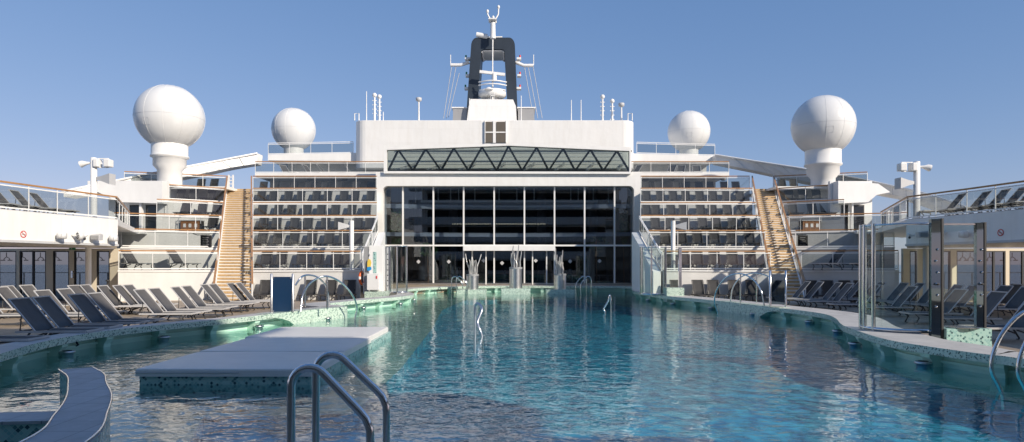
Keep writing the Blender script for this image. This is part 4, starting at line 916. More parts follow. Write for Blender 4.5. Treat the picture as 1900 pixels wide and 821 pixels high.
# fascia fittings
def on_fascia(px, s):
    for (xa,ya),(xb,yb) in (((s*20.15,25.4),(s*19.75,28.2)),((s*19.75,28.2),(s*19.2,31.5)),((s*20.6,20),(s*20.15,25.4))):
        rx = (px-CX)/F; tt = (xa-rx*ya)/(rx*(yb-ya)-(xb-xa))
        if -0.01 <= tt <= 1.01: return ya+(yb-ya)*tt
    return 30
for side, px, py, kind, lab in (('l',103,438,'lamp','round caged bulkhead lamp on the left balcony front, leftmost'),('l',132,438,'disc','round perforated speaker on the left balcony front'),('l',147,441,'cam','small white camera between speaker and floodlight on the left balcony'),('l',168,441,'flood','grey box floodlight on the left balcony front'),('l',200,443,'lamp','round bulkhead lamp at the far end of the left balcony front'),
        ('r',1800,436,'lamp','caged bulkhead lamp on the right balcony front seen through shower glass'),('r',1757,434,'disc','round perforated speaker on the right balcony front'),('r',1722,436,'flood','box floodlight on the right balcony front behind the shower glass'),('r',1697,439,'cam','small camera on the far end of the right balcony front')):
    s = -1 if side=='l' else 1; d = on_fascia(px, s); c = Vector((PX(px,d)-0*s, d, PZ(py,d))); c.x -= s*.28
    t = thing({'lamp':'bulkhead_lamp','disc':'loudspeaker','cam':'security_camera','flood':'floodlight'}[kind], lab, {'lamp':'lamp','disc':'loudspeaker','cam':'camera','flood':'floodlight'}[kind], tuple(c))
    part('wall_arm', MB().bar(c, c+Vector((s*.34,0.02,.06)), .06,.06), M['white'], t)
    if kind == 'lamp':
        part('lamp_body', MB().lathe([(.02,-.14),(.17,-.12),(.19,0),(.19,.08),(.15,.16),(.05,.18)], c, 18), M['radome'], t)
        m = MB()
        for k in range(6): a = k*math.pi/3; m.tube([c+Vector((.2*math.cos(a),.2*math.sin(a),-.1)), c+Vector((.2*math.cos(a),.2*math.sin(a),.1))], .01, 5)
        part('cage', m, M['ltgrey'], t)
    elif kind == 'disc':
        q = MB().lathe([(.02,0),(.2,.02),(.21,.1),(.14,.2),(.06,.26)], (0,0,0), 18).xform(Matrix.Translation(c) @ Matrix.Rotation(R(-90),4,'Y' ) @ Matrix.Identity(4) if s>0 else Matrix.Translation(c)@Matrix.Rotation(R(-60),4,'Z')@Matrix.Rotation(R(-90),4,'Y'))
        q = MB().lathe([(.0201,-.0),(.2,.02),(.21,.1),(.14,.2),(.06,.26)], (0,0,0), 18).xform(Matrix.Translation(c)@Matrix.Rotation(R(35*s),4,'Z')@Matrix.Rotation(R(-90),4,'X'))
        part('speaker_body', q, M['radome'], t); h = MB()
        for k in range(8): a = k*math.pi/4; h.ball((.12*math.cos(a),.12*math.sin(a),.0), .03, 6, 4)
        h.ball((0,0,-.01),.035,6,4); h.xform(Matrix.Translation(c)@Matrix.Rotation(R(35*s),4,'Z')@Matrix.Rotation(R(-90),4,'X')); part('grille_holes', h, M['dark'], t)
    elif kind == 'cam':
        part('camera_body', MB().tube([c+Vector((0,.1,.12)), c+Vector((0,-.1,.05))], .06, 10), M['white'], t); part('lens', MB().ball(c+Vector((0,-.06,-.06)), .06, 10, 6), M['dark'], t)
    else:
        part('lamp_box', MB().hexa([c+Vector(v) for v in ((-.2,-.14,-.12),(.2,-.14,-.14),(.2,.16,-.12),(-.2,.16,-.12),(-.24,-.1,.12),(.24,-.1,.18),(.22,.16,.14),(-.22,.16,.14))]), M['ltgrey'], t, bevel=.02)
        part('lamp_glass', MB().box(c.x-.17,c.x+.17,c.y-.155,c.y-.145,c.z-.1,c.z+.08), M['grey'], t)

# ---------------------------------------------------------------- lamp posts, poles
def lamp_post(px, ptop, d, zb, side):
    s = 1 if side=='left' else -1; x = PX(px,d); zt_ = PZ(ptop,d); t = thing('lamp_post', 'white post with floodlights and horn speaker on the %s balcony' % side, 'lamp post', (x,d,zb), 'balcony lamp posts')
    part('post', MB().lathe([(.2,zb),(.2,zb+.05),(.15,zb+.06),(.145,zt_-.02),(.12,zt_)], (x,d,0), 20), M['white'], t)
    c = Vector((x,d,zt_-.28)); lt = part('floodlight', MB().box(c.x+s*.2-.12,c.x+s*.2+.12,c.y-.22,c.y+.22,c.z-.2,c.z+.2).box(c.x+s*.75-.16,c.x+s*.75+.16,c.y-.22,c.y+.15,c.z-.2,c.z+.18), M['white'], t, bevel=.04)
    part('lamp_bracket', MB().bar(c+Vector((s*.2,0,.23)),c+Vector((s*.75,0,.23)),.05,.05).bar(c+Vector((s*.2,0,-.21)),c+Vector((s*.75,0,-.21)),.05,.04), M['white'], t)
    part('small_floodlight', MB().tube([c+Vector((-s*.15,0,.02)),c+Vector((-s*.32,-.02,.0)),c+Vector((-s*.5,-.05,-.02)),c+Vector((-s*.62,-.06,-.06))],[.05,.08,.15,.17],14), M['white'], t)
    h = Vector((x+s*.15,d,zt_-1.05)); vs = []
    prof = [(.0,.06,.06),(.3,.13,.10),(.78,.26,.22)]
    m = MB(); vs = []
    for (a,hy,hz) in prof: vs += [h+Vector((s*a,-hy,-hz-.1*a)),h+Vector((s*a,hy,-hz-.1*a)),h+Vector((s*a,hy,hz+.02)),h+Vector((s*a,-hy,hz+.02))]
    fs = []
    for i in range(2):
        for j in range(4): f = (i*4+j,i*4+(j+1)%4,(i+1)*4+(j+1)%4,(i+1)*4+j); fs.append(f if s>0 else f[::-1])
    fs += [(8,9,10,11)]; m.add(vs, fs); part('horn_speaker', m, M['ltgrey'], t)
lamp_post(174,293,32.2,zB,'left'); lamp_post(1701,300,31.6,zB,'right')
for side,px,s in (('left',652.5,-1),('right',1249,1)):
    d = 38.4; x = PX(px,d); zb = TZ[0]; t = thing('speaker_post', 'white pole with a horn loudspeaker on the first tier, %s of the glass wall' % side, 'speaker post', (x,d,zb), 'speaker posts on the terraces')
    part('post', MB().lathe([(.15,zb),(.13,zb+.03),(.13,PZ(410,d))],(x,d,0),18), M['white'], t)
    z = PZ(420,d); h0 = x + s*.12; m = MB(); vs = []
    for a,hh in ((0,.06),(.25,.14),(.62,.24)):
        X = h0+s*a; vs += [(X,d-hh,z-hh),(X,d+hh,z-hh),(X,d+hh,z+hh),(X,d-hh,z+hh)]
    fs = []
    for i in range(2):
        for j in range(4): f = (i*4+j,i*4+(j+1)%4,(i+1)*4+(j+1)%4,(i+1)*4+j); fs.append(f if s>0 else f[::-1])
    fs += [(8,9,10,11),(3,2,1,0)]; part('horn_speaker', m.add(vs,fs), M['ltgrey'], t)

# ---------------------------------------------------------------- funnel and mast
d = 75.0
fn = thing('funnel', 'navy blue arch shaped funnel towering over the housing', 'funnel', (PX(914,d),d,PZ(222,d)))
oc = [(864.5,222),(874.5,86)]; 
out_ = [(864.5,222),(874,86)]+[(874+11*(1-math.cos(a*math.pi/12))+.0,86-16*math.sin(a*math.pi/12)) for a in range(1,7)]+[(944.5+11*math.sin(a*math.pi/12),70+16*(1-math.cos(a*math.pi/12))) for a in range(0,6)]+[(955.5,86),(961,222)]
inn = [(884,222),(893,95),(896,92),(933,92),(936,95),(943,222)]
# ring by quads: left leg, right leg, top
def poly3(P, y0, y1, m): m.xprism([(PX(a,d),PZ(b,d)) for a,b in P], y0, y1)
m = MB(); n1 = [p for p in out_]; P = out_ + inn[::-1]
poly3(P, d, d+3.8, m); part('arch', m, M['navy'], fn)
li = MB(); q = [(893.6,96),(896.3,92.6),(932.7,92.6),(935.4,96)]; 
for a,b in zip(q,q[1:]): li.bar((PX(a[0],d),d+1.95,PZ(a[1],d)-.06),(PX(b[0],d),d+1.95,PZ(b[1],d)-.06),3.6,.08)
vis = MB()
for k in range(13):
    a0_ = math.pi*k/13; a1_ = math.pi*(k+1)/13
    vis.bar((PX(914.5-20*math.cos(a0_),d),d+3.6,PZ(95-6*math.sin(a0_),d)),(PX(914.5-20*math.cos(a1_),d),d+3.6,PZ(95-6*math.sin(a1_),d)),.3,.25)
part('white_lining', li, M['white'], fn); part('inner_vault', vis, M['white'], fn)
bs = MB(); bs.xprism([(PX(868,d),PZ(222,d)-1),(PX(959,d),PZ(222,d)-1),(PX(957,d),PZ(206,d)),(PX(952,d),PZ(194,d)),(PX(875,d),PZ(193,d)),(PX(872,d),PZ(206,d))], d-2.2, d-.3)
part('white_base', bs, M['plate'], fn)
for a,b in ((842,868),(961,992)):
    part('side_box', MB().xprism([(PX(a,d),PZ(222,d)-1),(PX(b,d),PZ(222,d)-1),(PX(b-(0 if a<900 else 3),d),PZ(207,d)),(PX(a+(1 if a<900 else 0),d),PZ(207,d))], d-1.5, d+3), M['grey'], fn)
    part('side_box_cap', MB().box(PX(a,d)-.1,PX(b,d)+.05,d-1.6,d+3.05,PZ(207,d),PZ(205,d)), M['white'], fn)
for k,py in enumerate((105.5,137,161)):
    for (a,b) in ((862,869+0),(959,966)): 
        aa = a + (0 if k==0 else (1 if k==1 else -1)); part('side_platform', MB().box(PX(aa,d),PX(b+3 if a<900 else b,d)+.3 if a<900 else PX(b+1,d),d+.5,d+1.3,PZ(py+2,d),PZ(py-1.5,d)), M['white'], fn); part('signal_lamp', MB().lathe([(.1,0),(.1,.35)],(PX(aa+1.5 if a<900 else b-1,d),d+.9,PZ(py-1.5,d)),8), M['redp' if a>900 else 'green'], fn)
ms = thing('signal_mast', 'white signal mast rising in front of the funnel with a forked top', 'mast', (PX(914,d-.8),d-.8,PZ(194,d)))
part('mast_pole', MB().tube([A(914,194,d-.8),A(914,110,d-.8),A(914.5,40,d-.8)],[.10,.07,.08],10), M['white'], ms)
part('top_pole', MB().tube([A(914.5,72,d-.8),A(914.5,43,d-.8)],[.32,.28],12), M['white'], ms)
part('top_platform', MB().box(PX(907,d),PX(922,d),d-1.4,d-.2,PZ(44,d),PZ(42.5,d)), M['white'], ms)
part('antenna_fork', MB().tube([A(904.5,23,d-.8),A(905,28,d-.8),A(909,35,d-.8),A(909,43,d-.8)],.09,6).tube([A(925,15,d-.8),A(924.5,27,d-.8),A(920,35,d-.8),A(920,43,d-.8)],.09,6).tube([A(909,35,d-.8),A(920,35,d-.8)],.08,6), M['white'], ms)
for p in ((904.5,21.5),(925,13.5),(915,33)): part('antenna_head', MB().ball(A(*p,d-.8),.16,8,6,1.4), M['white'], ms)
part('radar_bar', MB().bar(A(890,133.5,d-1),A(937,139,d-1),.3,.3), M['white'], ms); part('radar_hub', MB().lathe([(.28,-.4),(.28,.4)],A(917,144,d-1),12), M['white'], ms)
for py,w_ in ((151,26),(157,26),(166,24)):
    part('yard', MB().tube([tuple(q) for q in catmull([A(914-w_,py+2,d-.6),A(905,py-1,d-1.2),A(923,py-1,d-1.2),A(914+w_,py+2,d-.6)],4)], .07, 6), M['white'], ms)
part('radar_platform', MB().lathe([(25*d/F*.9,.0),(26*d/F,.2),(26*d/F,.6),(25*d/F,.65)],(PX(913,d),d+.2,PZ(181,d)),32,True), M['white'], ms)
part('platform_column', MB().lathe([(.8,0),(.7,.5),(.7,1.6)],(PX(914,d),d+.2,PZ(195,d)),16), M['ltgrey'], ms)
part('mast_dish', MB().lathe([(.0001,.3),(.2,.26),(.4,.12),(.5,0)],(PX(908,d),d-1.4,PZ(173,d)),20), M['white'], ms)
part('caged_ladder', MB().box(PX(911,d),PX(911.5,d),d-1.9,d-1.8,PZ(193,d),PZ(181,d)).box(PX(918,d),PX(918.5,d),d-1.9,d-1.8,PZ(193,d),PZ(181,d)).box(PX(911,d),PX(918,d),d-1.9,d-1.8,PZ(186,d),PZ(185,d)), M['white'], ms)
sh = thing('camera_boom', 'white tilted tube resting on top of the funnel', 'search light', A(890,68,d)); part('tube', MB().tube([A(884,64.5,d),A(904,68,d)],.28,12), M['white'], sh); part('mount', MB().tube([A(904,68,d),A(905,71,d)],.2,8).bar(A(905,69.5,d),A(932,69,d),.12,.12), M['white'], sh)
for side, pts, sgn in (('left',[(836,121),(855,121),(864,118),(870,115)],-1),('right',[(990,122),(972,122),(964,119),(957,115)],1)):
    y = thing('yardarm', '%s white yardarm with hanging signal lines beside the funnel' % side, 'yardarm', A(pts[0][0],pts[0][1],d), 'yardarms')
    part('arm', MB().tube([A(a,b,d+1) for a,b in pts],[.2,.2,.2,.3],8), M['white'], y)
    part('whip_antenna', MB().tube([A(pts[0][0],121,d+1),A(pts[0][0],102,d+1)],.05,5), M['white'], y)
    for (a,b,c,e) in (((838,124,823,220),(846,124,828,220),(852,136,832,218)) if sgn<0 else ((973,124,990,220),(980,124,998,220),(989,124,1006,220))):
        part('signal_line', MB().tube([A(a,b,d+1),A(c,e,d+1)],.035,4), M['ltgrey'], y)
# antennas on housing roof
def ant(px,pt,pb,dd,lab,kind):
    t = thing('roof_antenna', lab, 'antenna', A(px,pb,dd), 'antennas on the housing roof'); w = {'whip':.05,'pole':.11,'lamp':.09}[kind]
    part('mast_pole', MB().tube([A(px,pb+3,dd),A(px,pt,dd)],[w,w*.7],8), M['white'], t)
    if kind == 'pole':
        part('antenna_head', MB().ball(A(px,pt,dd),.22,10,8), M['white'], t)
        for k in range(4): part('cross_arm', MB().bar(A(px-4,pt+10+8*k,dd),A(px+4,pt+10+8*k,dd),.06,.06), M['white'], t)
    if kind == 'lamp': part('lamp_head', MB().lathe([(.14,-.2),(.28,-.1),(.28,.15),(.1,.2)],A(px,pt+2,dd),12), M['ltgrey'], t)
for a in ((680,170,222,62,'thin whip antenna at the left end of the roof','whip'),(695,177,222,62,'tallest white antenna mast at the left end of the roof','pole'),(704,180,222,62.6,'white antenna mast just right of the tallest left one','pole'),(711,208,222,61,'short post at the left end of the roof','whip'),(777,183,222,61,'lamp pole standing alone on the roof left of the funnel','lamp'),
          (871,183,222,62,'thin pole at the left foot of the funnel','whip'),(967,178,222,62,'thin pole at the right foot of the funnel','whip'),(1060,186,223,62,'thin whip antenna right of the funnel','whip'),(1078,186,223,62,'thin whip antenna second right of the funnel','whip'),(1118,180,224,62,'white antenna mast at the right end of the roof, left one','pole'),(1136,188,224,62,'white antenna mast at the right end of the roof, right one','pole'),(1153,193,224,61,'lamp pole at the right end of the roof','lamp')): ant(*a)

# ---------------------------------------------------------------- planters with coral sculptures
for j,(px,hw,yt,yb,yp,d,lab) in enumerate(((876.5,11.5,509,537,470,48,'left steel cylinder planter holding silver branching sculpture'),(957,12,496,535,452,47.5,'middle and tallest steel cylinder planter with silver branches'),(1039,11.5,508,537,460,48,'right steel cylinder planter holding silver branching sculpture'))):
    t = thing('steel_planter', lab, 'planter', (PX(px,d),d,0), 'steel planters at the far pool edge'); r = hw*d/F; z0 = PZ(yb,d); z1 = PZ(yt,d); x = PX(px,d)
    part('cylinder', MB().lathe([(r,z0),(r,z1-.14)],(x,d,0),40), M['brushed'], t)
    part('dark_rim', MB().lathe([(r*1.02,z1-.139),(r*1.02,z1-.0)],(x,d,0),40), M['grey'], t)
    part('plinth', MB().box(x-1.05,x+1.05,d-.9,d+.6,-.9,z0), M['mosaic'], t)
    sc = thing('coral_sculpture', ['silver branching sculpture with splayed arms in the left planter','tallest silver branching sculpture, in the middle planter','silver branching sculpture with one tall arm in the right planter'][j], 'sculpture', (x,d,z1), 'silver sculptures in the planters')
    H = PZ(yp,d)-z1
    for k in range(16):
        a = 2*math.pi*k/16 + random.uniform(-.2,.2); rr2 = r*random.uniform(.2,.72); hh = H*random.uniform(.35,.75)
        if k in (2, 7): hh = H*random.uniform(.9,1.0)
        bx, by = x+rr2*math.cos(a), d+rr2*math.sin(a); lean = random.uniform(-.1,.12) + (.45 if (j==0 and k in (2,7)) else 0)
        pts = [(bx,by,z1-.05)]
        for q in range(1,6): f = q/5; pts.append((bx+math.cos(a)*lean*f+.03*math.sin(q*1.3+k), by+math.sin(a)*lean*f, z1+hh*f))
        part('branch', MB().tube([tuple(p) for p in catmull(pts,3)], [.06-.03*i/15*1.0 for i in range(16)], 8), M['coral'], sc)

# ---------------------------------------------------------------- panels, shower screens, pillars
t = thing('blue_panel', 'dark blue glass screen between two steel posts at the left pool edge', 'screen', A(524,582,23.3)); d = 23.4
for px in (504,543.5): part('post', MB().lathe([(.045,0),(.045,PZ(509,d)),(.02,PZ(508,d))],(PX(px,d),d,0),12), M['brushed'], t); 
part('panel', MB().box(PX(506,d),PX(541.5,d),d-.01,d+.01,PZ(580,d),PZ(514,d)), M['bluepanel'], t)
for a,b in ((507.5,516),(540,516),(507.5,577.5),(540,577.5)): part('panel_clip', MB().box(PX(a,d)-.03,PX(a,d)+.03,d-.03,d+.03,PZ(b,d)-.02,PZ(b,d)+.02), M['steel'], t)
t = thing('mirror_panel', 'dark mirrored screen between two steel posts at the right pool edge', 'screen', A(1443,571,26)); d = 26
for px in (1429,1458): part('post', MB().lathe([(.045,0),(.045,PZ(503,d)),(.02,PZ(502,d))],(PX(px,d),d,0),12), M['steel'], t)
part('panel', MB().box(PX(1431,d),PX(1456,d),d-.01,d+.01,PZ(565,d),PZ(509,d)), M['mirror'], t)
def curved_screen(cx_, cy_, r, a0, a1, z0, z1, nm, lab, posts, panes=3, label_base=None):
    t = thing(nm, lab, 'shower screen', (cx_,cy_,z0), 'curved glass shower screens'); n = 20
    for q in range(panes):
        b0 = a0+(a1-a0)*q/panes; b1 = a0+(a1-a0)*(q+1)/panes; m = MB(); k = 8
        A_ = [R(b0+(b1-b0)*i/k) for i in range(k+1)]; vs = []
        for rr2 in (r, r+.012):
            for z in (z0+.12,z1-.06): vs += [(cx_+rr2*math.cos(a), cy_+rr2*math.sin(a), z) for a in A_]
        K = k+1; fs = []
        for i in range(k): fs += [(i,i+1,K+i+1,K+i),(2*K+i,3*K+i,3*K+i+1,2*K+i+1)]
        fs += [(0,K,3*K,2*K),(k,2*K+k,3*K+k,K+k)]
        part('glass_pane', m.add(vs,fs,True), M['sglass'], t)
    for (z,h) in ((z0+.06,.1),(z1-.02,.05)):
        part('curved_rail', MB().tube([(cx_+r*math.cos(R(a0+(a1-a0)*i/n)), cy_+r*math.sin(R(a0+(a1-a0)*i/n)), z) for i in range(n+1)], h/2, 8), M['steel'], t)
    for a in posts: 
        q = (cx_+r*math.cos(R(a)), cy_+r*math.sin(R(a))); part('post', MB().lathe([(.05,z0),(.05,z1+.02)],(q[0],q[1],0),12), M['steel'], t)
    return t
# large right shower
d = 15.6; cxs = PX(1700,16.6); sc = curved_screen(cxs, 17.2, 1.02, 170, 300, 0, PZ(414,16.2), 'curved_shower_screen', 'large curved glass shower screen on the right pool edge', (170,182,200), 3)
x1_ = PX(1735,15.5)
for px,dd,w_ in ((1735.5,15.9,.26),(1817,16.0,.20)):
    x = PX(px,dd); c = thing('shower_column', 'mirror polished steel shower column, %s of the curved glass' % ('at the right end' if px<1800 else 'standing farther right'), 'shower', (x,dd,0), 'steel shower columns')
    part('column', MB().box(x-w_/2,x+w_/2,dd-.05,dd+.05,DZ,PZ(407 if px<1800 else 414,dd)), M['mirror'], c)
    part('edge_strip', MB().box(x+w_/2-.02,x+w_/2+.03,dd-.07,dd+.07,DZ,PZ(406 if px<1800 else 413,dd)), M['dark'], c)
    for k in range(6):
        z = .7+k*.28; part('shower_jet', MB().ball((x-.02+(k%2)*.04,dd-.07,z),.03,8,6), M['steel'], c)
    part('shower_knob', MB().lathe([(.0001,-.03),(.06,0),(.0001,.03)],(x,dd-.09,1.25),12), M['dark'], c)
fp = thing('flat_shower_screen', 'flat glass shower panel right of the mirror column', 'shower screen', (PX(1776,15.9),15.9,0)); 
part('glass_pane', MB().box(PX(1749,16),PX(1808,16),15.99,16.01,.18,PZ(418,16)), M['sglass'], fp); part('top_rail', MB().box(PX(1749,16),PX(1808,16),15.97,16.03,PZ(418,16),PZ(415,16)), M['steel'], fp)
part('mosaic_kerb', MB().box(PX(1749,15.9),PX(1832,15.9),15.75,16.2,DZ,.17), M['mosaic2'], fp)
part('steel_tray', MB().lathe([(.25,.172),(.38,.18),(.38,.19)],(PX(1785,16),16.0,0),24), M['steel'], fp)
# small far right shower, left far shower
curved_screen(PX(1212,36.5), 36.5, .72, 120, 330, 0, PZ(459,36.5), 'curved_shower_screen', 'small curved glass shower screen beside the right end of the glass wall', (150,200,250,330), 3)
pc = thing('mosaic_pedestal', 'mosaic pedestal with a steel post beside the small right shower', 'pedestal', (PX(1250,35.5),35.5,0)); part('pedestal', MB().box(PX(1234,35.5),PX(1266,35.5),35.1,36.0,DZ,PZ(534,35.5)), M['mosaic'], pc); part('post', MB().box(PX(1259,35.5),PX(1264,35.5),35.4,35.6,PZ(534,35.5),PZ(459,35.5)), M['steel'], pc)
part('glass_pane', MB().box(PX(1236,35.5),PX(1258,35.5),35.49,35.51,PZ(532,35.5),PZ(464,35.5)), M['sglass'], pc); part('post', MB().box(PX(1233,35.5),PX(1235.5,35.5),35.4,35.6,PZ(534,35.5),PZ(459,35.5)), M['steel'], pc)
curved_screen(PX(740,38.8), 38.8, .6, 150, 330, 0, PZ(457,38.8), 'curved_shower_screen', 'small curved glass shower screen left of the glass wall', (330,270), 2)
pm = thing('mirror_shower_column', 'speckled mirror shower column beside the left info pillar', 'shower', (PX(721,37),37,0)); part('column', MB().box(PX(716,37),PX(724.5,37),36.9,37.1,0,PZ(459,37)), M['steel'], pm, bevel=.01)
for k in range(7): part('shower_jet', MB().ball((PX(720,37),36.88,.5+.3*k),.035,8,6), M['dark'], pm)
ip = thing('info_pillar', 'white pillar with a colourful mark on a mosaic base by the left tiers', 'pillar', (PX(697,36.3),36.3,0)); d = 36.3
part('base', MB().box(PX(680,d)-.0,PX(718,d),d-.5,d+.6,DZ,PZ(541,d)), M['mosaic'], ip); part('pillar', MB().box(PX(687,d),PX(712,d),d-.2,d+.3,PZ(541,d),PZ(456,d)), M['white'], ip, bevel=.02)
part('side_post', MB().box(PX(676,d),PX(683.5,d),d-.1,d+.1,PZ(541,d),PZ(458,d)), M['grey'], ip)
part('mosaic_strip', MB().box(PX(694,d),PX(700,d),d-.215,d-.205,PZ(507,d),PZ(468,d)), M['mosaic2'], ip)
part('colour_mark', MB().xprism([(PX(a,d),PZ(b,d)) for a,b in ((683,496),(689,496),(690.5,488),(689,482),(685,481),(683,487))], d-.215, d-.205), M['yellow'], ip)
part('colour_mark', MB().xprism([(PX(a,d),PZ(b,d)) for a,b in ((682.5,502),(687,503),(691,500),(690,495),(683,496))], d-.225, d-.217), M['cyan'], ip)
cb = part('locker', MB().box(PX(684,d),PX(706,d),d-.45,d-.22,PZ(538,d),PZ(508,d)), M['radome'], ip, bevel=.02); part('locker_handle', MB().box(PX(701,d),PX(703,d),d-.48,d-.45,PZ(517,d),PZ(512,d)), M['redp'], cb)
lb = thing('lifebuoy', 'orange and white lifebuoy hanging beside the left info pillar', 'lifebuoy', A(672,517,36.6)); c = A(672.5,516,36.6); N = 24
def torus_part(a0,a1,rt): return MB().tube([(c[0]+.12*math.cos(a)*.9, c[1]-.0+.2*math.cos(a), c[2]+.36*math.sin(a)) for a in [a0+(a1-a0)*i/8 for i in range(9)]], rt, 8)
for k in range(4): part('float_segment', torus_part(k*math.pi/2+.2,(k+1)*math.pi/2-.2,.075), M['orange'], lb); part('white_band', torus_part(k*math.pi/2-.2,k*math.pi/2+.2,.078), M['white'], lb)

# facade side stair railings
for side, P in (('left',[(700,470-0,40),(700,405,52)]),('right',[(1232,478,37.6),(1189,405,47)])):
    a = (PX(672 if side=='left' else 1228,37.6),37.6,.0); 
    b = (PX(701 if side=='left' else 1186,43.5),43.5,TZ[2])
    zt0 = PZ(472,37.6)-1.1
    t = railing('sloping_railing', [(a[0],a[1],TZ[0]-.1),(b[0],b[1],b[2])], 1.05, 'white sloping stair railing on the %s flank of the glass wall' % side, 'sloping stair railings', 1.2, wood=False, gm='rglass')
    s = 1 if side=='left' else -1
    part('stair_side', MB().hexa([(a[0]+s*.05,a[1],0),(a[0]+s*.5,a[1],0),(b[0]+s*.5,b[1],0),(b[0]+s*.05,b[1],0),(a[0]+s*.05,a[1],TZ[0]-.12),(a[0]+s*.5,a[1],TZ[0]-.12),(b[0]+s*.5,b[1],TZ[2]-.05),(b[0]+s*.05,b[1],TZ[2]-.05)] if s>0 else [(a[0]-.5,a[1],0),(a[0]-.05,a[1],0),(b[0]-.05,b[1],0),(b[0]-.5,b[1],0),(a[0]-.5,a[1],TZ[0]-.12),(a[0]-.05,a[1],TZ[0]-.12),(b[0]-.05,b[1],TZ[2]-.05),(b[0]-.5,b[1],TZ[2]-.05)]), M['white'], t)

# ---------------------------------------------------------------- small items
for side,px0,px1,d in (('left',335,371,44.3),('right',1489,1523,44.6)):
    zb = TZ[2]; x0_,x1_ = PX(px0,d),PX(px1,d); t = thing('towel_cabinet', 'slatted wooden cabinet with three white labels on the %s outer terrace' % side, 'cabinet', (x0_,d,zb), 'slatted towel cabinets')
    z1_ = PZ(410,d)
    part('cabinet_body', MB().box(x0_,x1_,d,d+.6,zb,z1_), M['dark'], t)
    m = MB(); x = x0_+.02
    while x < x1_-.06: m.box(x,x+.075,d-.03,d-.005,zb+.05,z1_-.04); x += .1
    part('wood_slats', m, M['slat'], t); part('cabinet_top', MB().box(x0_-.05,x1_+.05,d-.06,d+.65,z1_,z1_+.05), M['ltgrey'], t)
    for f in (.22,.5,.8): xx = x0_+(x1_-x0_)*f; part('white_label', MB().box(xx-.09,xx+.09,d-.045,d-.033,z1_-.45,z1_-.2), M['white'], t)
    part('hood', MB().tube([(x0_-.15,d,zb),(x0_-.15,d,z1_+.15),(x0_+.05,d,z1_+.3),(x1_+.02,d,z1_+.3),(x1_+.05,d,z1_-.2)],.03,6), M['ltgrey'], t)
for side,px0,px1,d in (('left',372,392,40.2),('right',1481,1499,40.8)):
    t = thing('notice_board', 'black notice board with a frame on the %s outer terrace' % side, 'notice board', (PX(px0,d),d,TZ[1]-.8), 'black notice boards'); zz0,zz1 = PZ(459,d),PZ(437,d)
    part('frame', MB().box(PX(px0,d),PX(px1,d),d,d+.08,zz0,zz1), M['dark'], t); part('board', MB().box(PX(px0,d)+.05,PX(px1,d)-.05,d-.01,d-.002,zz0+.05,zz1-.05), M['black'], t)
    for k in range(5): part('text_line', MB().box(PX(px0,d)+.12,PX(px1,d)-.15-.06*(k%2),d-.015,d-.011,zz1-.15-.11*k,zz1-.135-.11*k), M['ltgrey'], t)
    part('arm', MB().tube([(PX(px0,d)-.5,d+.1,zz1+.1),(PX(px0,d)-.2,d,zz1+.02),(PX(px1,d)-.1,d,zz1+.04)],.025,6), M['dark'], t)
# patio heater like bottle-shaped lamp
d = 34; x = PX(200,d); solo('patio_lamp', MB().lathe([(.22,0),(.22,.04),(.16,.1),(.2,.5),(.17,.75),(.06,.95),(.05,1.15),(.1,1.17),(.1,1.22),(.05,1.24)],(x,d,DZ),18), M['dark'], 'dark bottle-shaped lamp standing by the rightmost door on the left', 'lamp')
es = A(133,462,36.5); ex = thing('exit_sign', 'small green emergency exit sign above the left doors', 'sign', es); part('sign_box', MB().box(es[0]-.16,es[0]+.16,36.52,36.598,es[2]-.06,es[2]+.1), M['green'], ex)
part('running_figure', MB().ball((es[0]+.02,36.515,es[2]+.07),.018,8,6).bar((es[0],36.515,es[2]+.05),(es[0]-.02,36.515,es[2]),.01,.02).bar((es[0]-.02,36.515,es[2]),(es[0]-.06,36.515,es[2]-.03),.01,.012).bar((es[0]-.02,36.515,es[2]),(es[0]+.02,36.515,es[2]-.03),.01,.012), M['white'], ex)
# door lever and wall switch
sw = A(134,508,36.55); solo('door_handle_plate', MB().box(sw[0]-.05,sw[0]+.05,36.5,36.598,sw[2]-.25,sw[2]+.15).tube([(sw[0],36.5,sw[2]),(sw[0]+.15,36.48,sw[2])],.02,6), M['steel'], 'steel lever handle plate between the fifth and sixth left doors', 'door handle')
# outer top deck railings ends
# far end: cabinets/life raft on top left stairs
for side,px in (('left',428),('right',1440)):
    d = 52.5; t = thing('gate_frame', 'white ladder-like gate frame at the top of the %s stairs' % side, 'gate', (PX(px,d),d,TZ[5]), 'gate frames')
    for q in (-4,4): part('post', MB().box(PX(px+q,d)-.05,PX(px+q,d)+.05,d,d+.1,TZ[5],TZ[5]+1.25), M['white'], t)
    for k in range(4): part('rung', MB().box(PX(px-4,d),PX(px+4,d),d+.02,d+.08,TZ[5]+.2+.28*k,TZ[5]+.26+.28*k), M['white'], t)

# ---------------------------------------------------------------- structures behind / beside the camera (out of frame, added to cast shade, also seen in reflections)
bk = thing('aft_shade_deckhouse', 'tall white unseen deckhouse added behind the camera to cast shade', 'deck house', (0,-10,0))
BK_X1, BK_Y, BK_H = 19.0, -2.5, 20.0  # extent set by the shade wanted over platform and left deck
part('lower_body', MB().box(-16,BK_X1,-24,BK_Y-2.5,0,BK_H), M['white'], bk)
for k in range(6):
    part('balcony_band', MB().box(-18,BK_X1,BK_Y-2.6,BK_Y,2.6+3*k,3.9+3*k), M['white'], bk)
    if k < 6: part('window_band', MB().box(-15,BK_X1-1,BK_Y-2.55,BK_Y-2.48,.6+3*k,2.3+3*k), M['black'], bk)
sd = thing('side_shade_block', 'unseen white deck block added right of the frame to cast shade', 'deck house', (24,5,3.9))
part('body', MB().box(21.5,30,-14,23.5,3.95,6.0), M['white'], sd)  # unseen block, height chosen for the shade it casts
part('window_band', MB().box(21.42,21.49,-13,22.5,4.4,5.6), M['black'], sd)

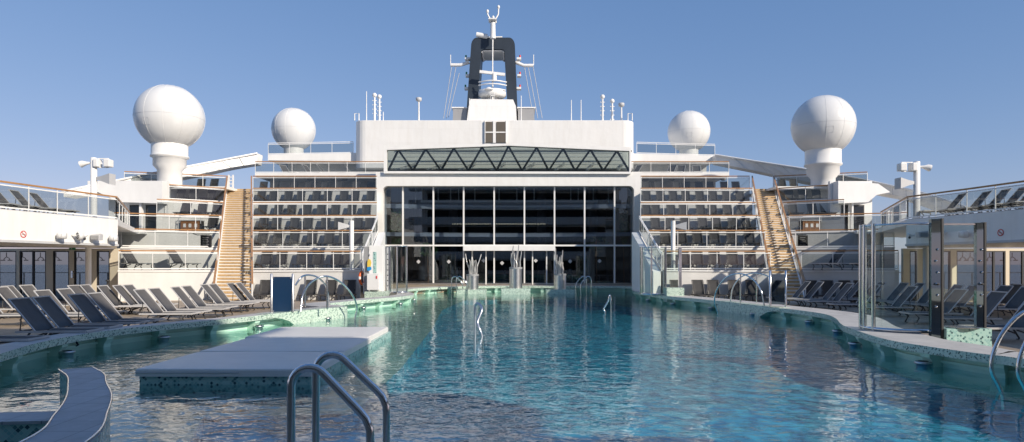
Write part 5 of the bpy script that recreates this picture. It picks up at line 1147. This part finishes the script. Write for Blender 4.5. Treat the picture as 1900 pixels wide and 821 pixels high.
# ---------------------------------------------------------------- light, sky, camera
EL, AZ = 28.0, 50.0
S = Vector((math.cos(R(EL))*math.sin(R(AZ)), -math.cos(R(EL))*math.cos(R(AZ)), math.sin(R(EL))))
sl = bpy.data.lights.new('sun', 'SUN'); sl.energy = 3.95; sl.angle = R(.5); sl.color = (1,.90,.77)
so = bpy.data.objects.new('sun', sl); COL.objects.link(so); so.rotation_euler = S.to_track_quat('Z','Y').to_euler(); so.location = (20,-20,40)
w = bpy.data.worlds.new('World'); scene.world = w; w.use_nodes = True; t = w.node_tree; t.nodes.clear()
wo = t.nodes.new('ShaderNodeOutputWorld'); bg = t.nodes.new('ShaderNodeBackground'); sk = t.nodes.new('ShaderNodeTexSky'); sk.sky_type = 'NISHITA'
sk.sun_disc = False; sk.sun_elevation = R(EL); sk.sun_rotation = R(180-AZ); sk.altitude = 40; sk.air_density = 1.0; sk.dust_density = .25; sk.ozone_density = 2.4
bg.inputs[1].default_value = .13
sx = t.nodes.new('ShaderNodeSeparateColor'); cx2 = t.nodes.new('ShaderNodeCombineColor'); t.links.new(sk.outputs[0], sx.inputs[0])
for ch, (kk, gg) in enumerate(((.473,.79),(.451,.58),(.590,.45))):      # flatter, less saturated sky than the raw model
    a1 = t.nodes.new('ShaderNodeMath'); a1.operation = 'MULTIPLY'; a1.inputs[1].default_value = .153; t.links.new(sx.outputs[ch], a1.inputs[0])
    a2 = t.nodes.new('ShaderNodeMath'); a2.operation = 'POWER'; a2.inputs[1].default_value = gg; t.links.new(a1.outputs[0], a2.inputs[0])
    a3 = t.nodes.new('ShaderNodeMath'); a3.operation = 'MULTIPLY'; a3.inputs[1].default_value = kk/.153; t.links.new(a2.outputs[0], a3.inputs[0]); t.links.new(a3.outputs[0], cx2.inputs[ch])
t.links.new(cx2.outputs[0], bg.inputs[0]); t.links.new(bg.outputs[0], wo.inputs[0])
cam = bpy.data.cameras.new('camera'); co = bpy.data.objects.new('camera', cam); COL.objects.link(co); co.location = (0,0,ZC); co.rotation_euler = (R(90),0,0)
cam.sensor_width = 36; cam.lens = F/1900*36; cam.shift_y = (HY-410.5)/1900; cam.clip_end = 60000; cam.clip_start = .05
scene.camera = co
scene.view_settings.view_transform = 'Standard'; scene.view_settings.look = 'None'; scene.view_settings.gamma = 1; scene.view_settings.exposure = .45; scene.view_settings.use_curve_mapping = False
scene.cycles.max_bounces = 10; scene.cycles.transparent_max_bounces = 24; scene.cycles.glossy_bounces = 4; scene.cycles.diffuse_bounces = 3
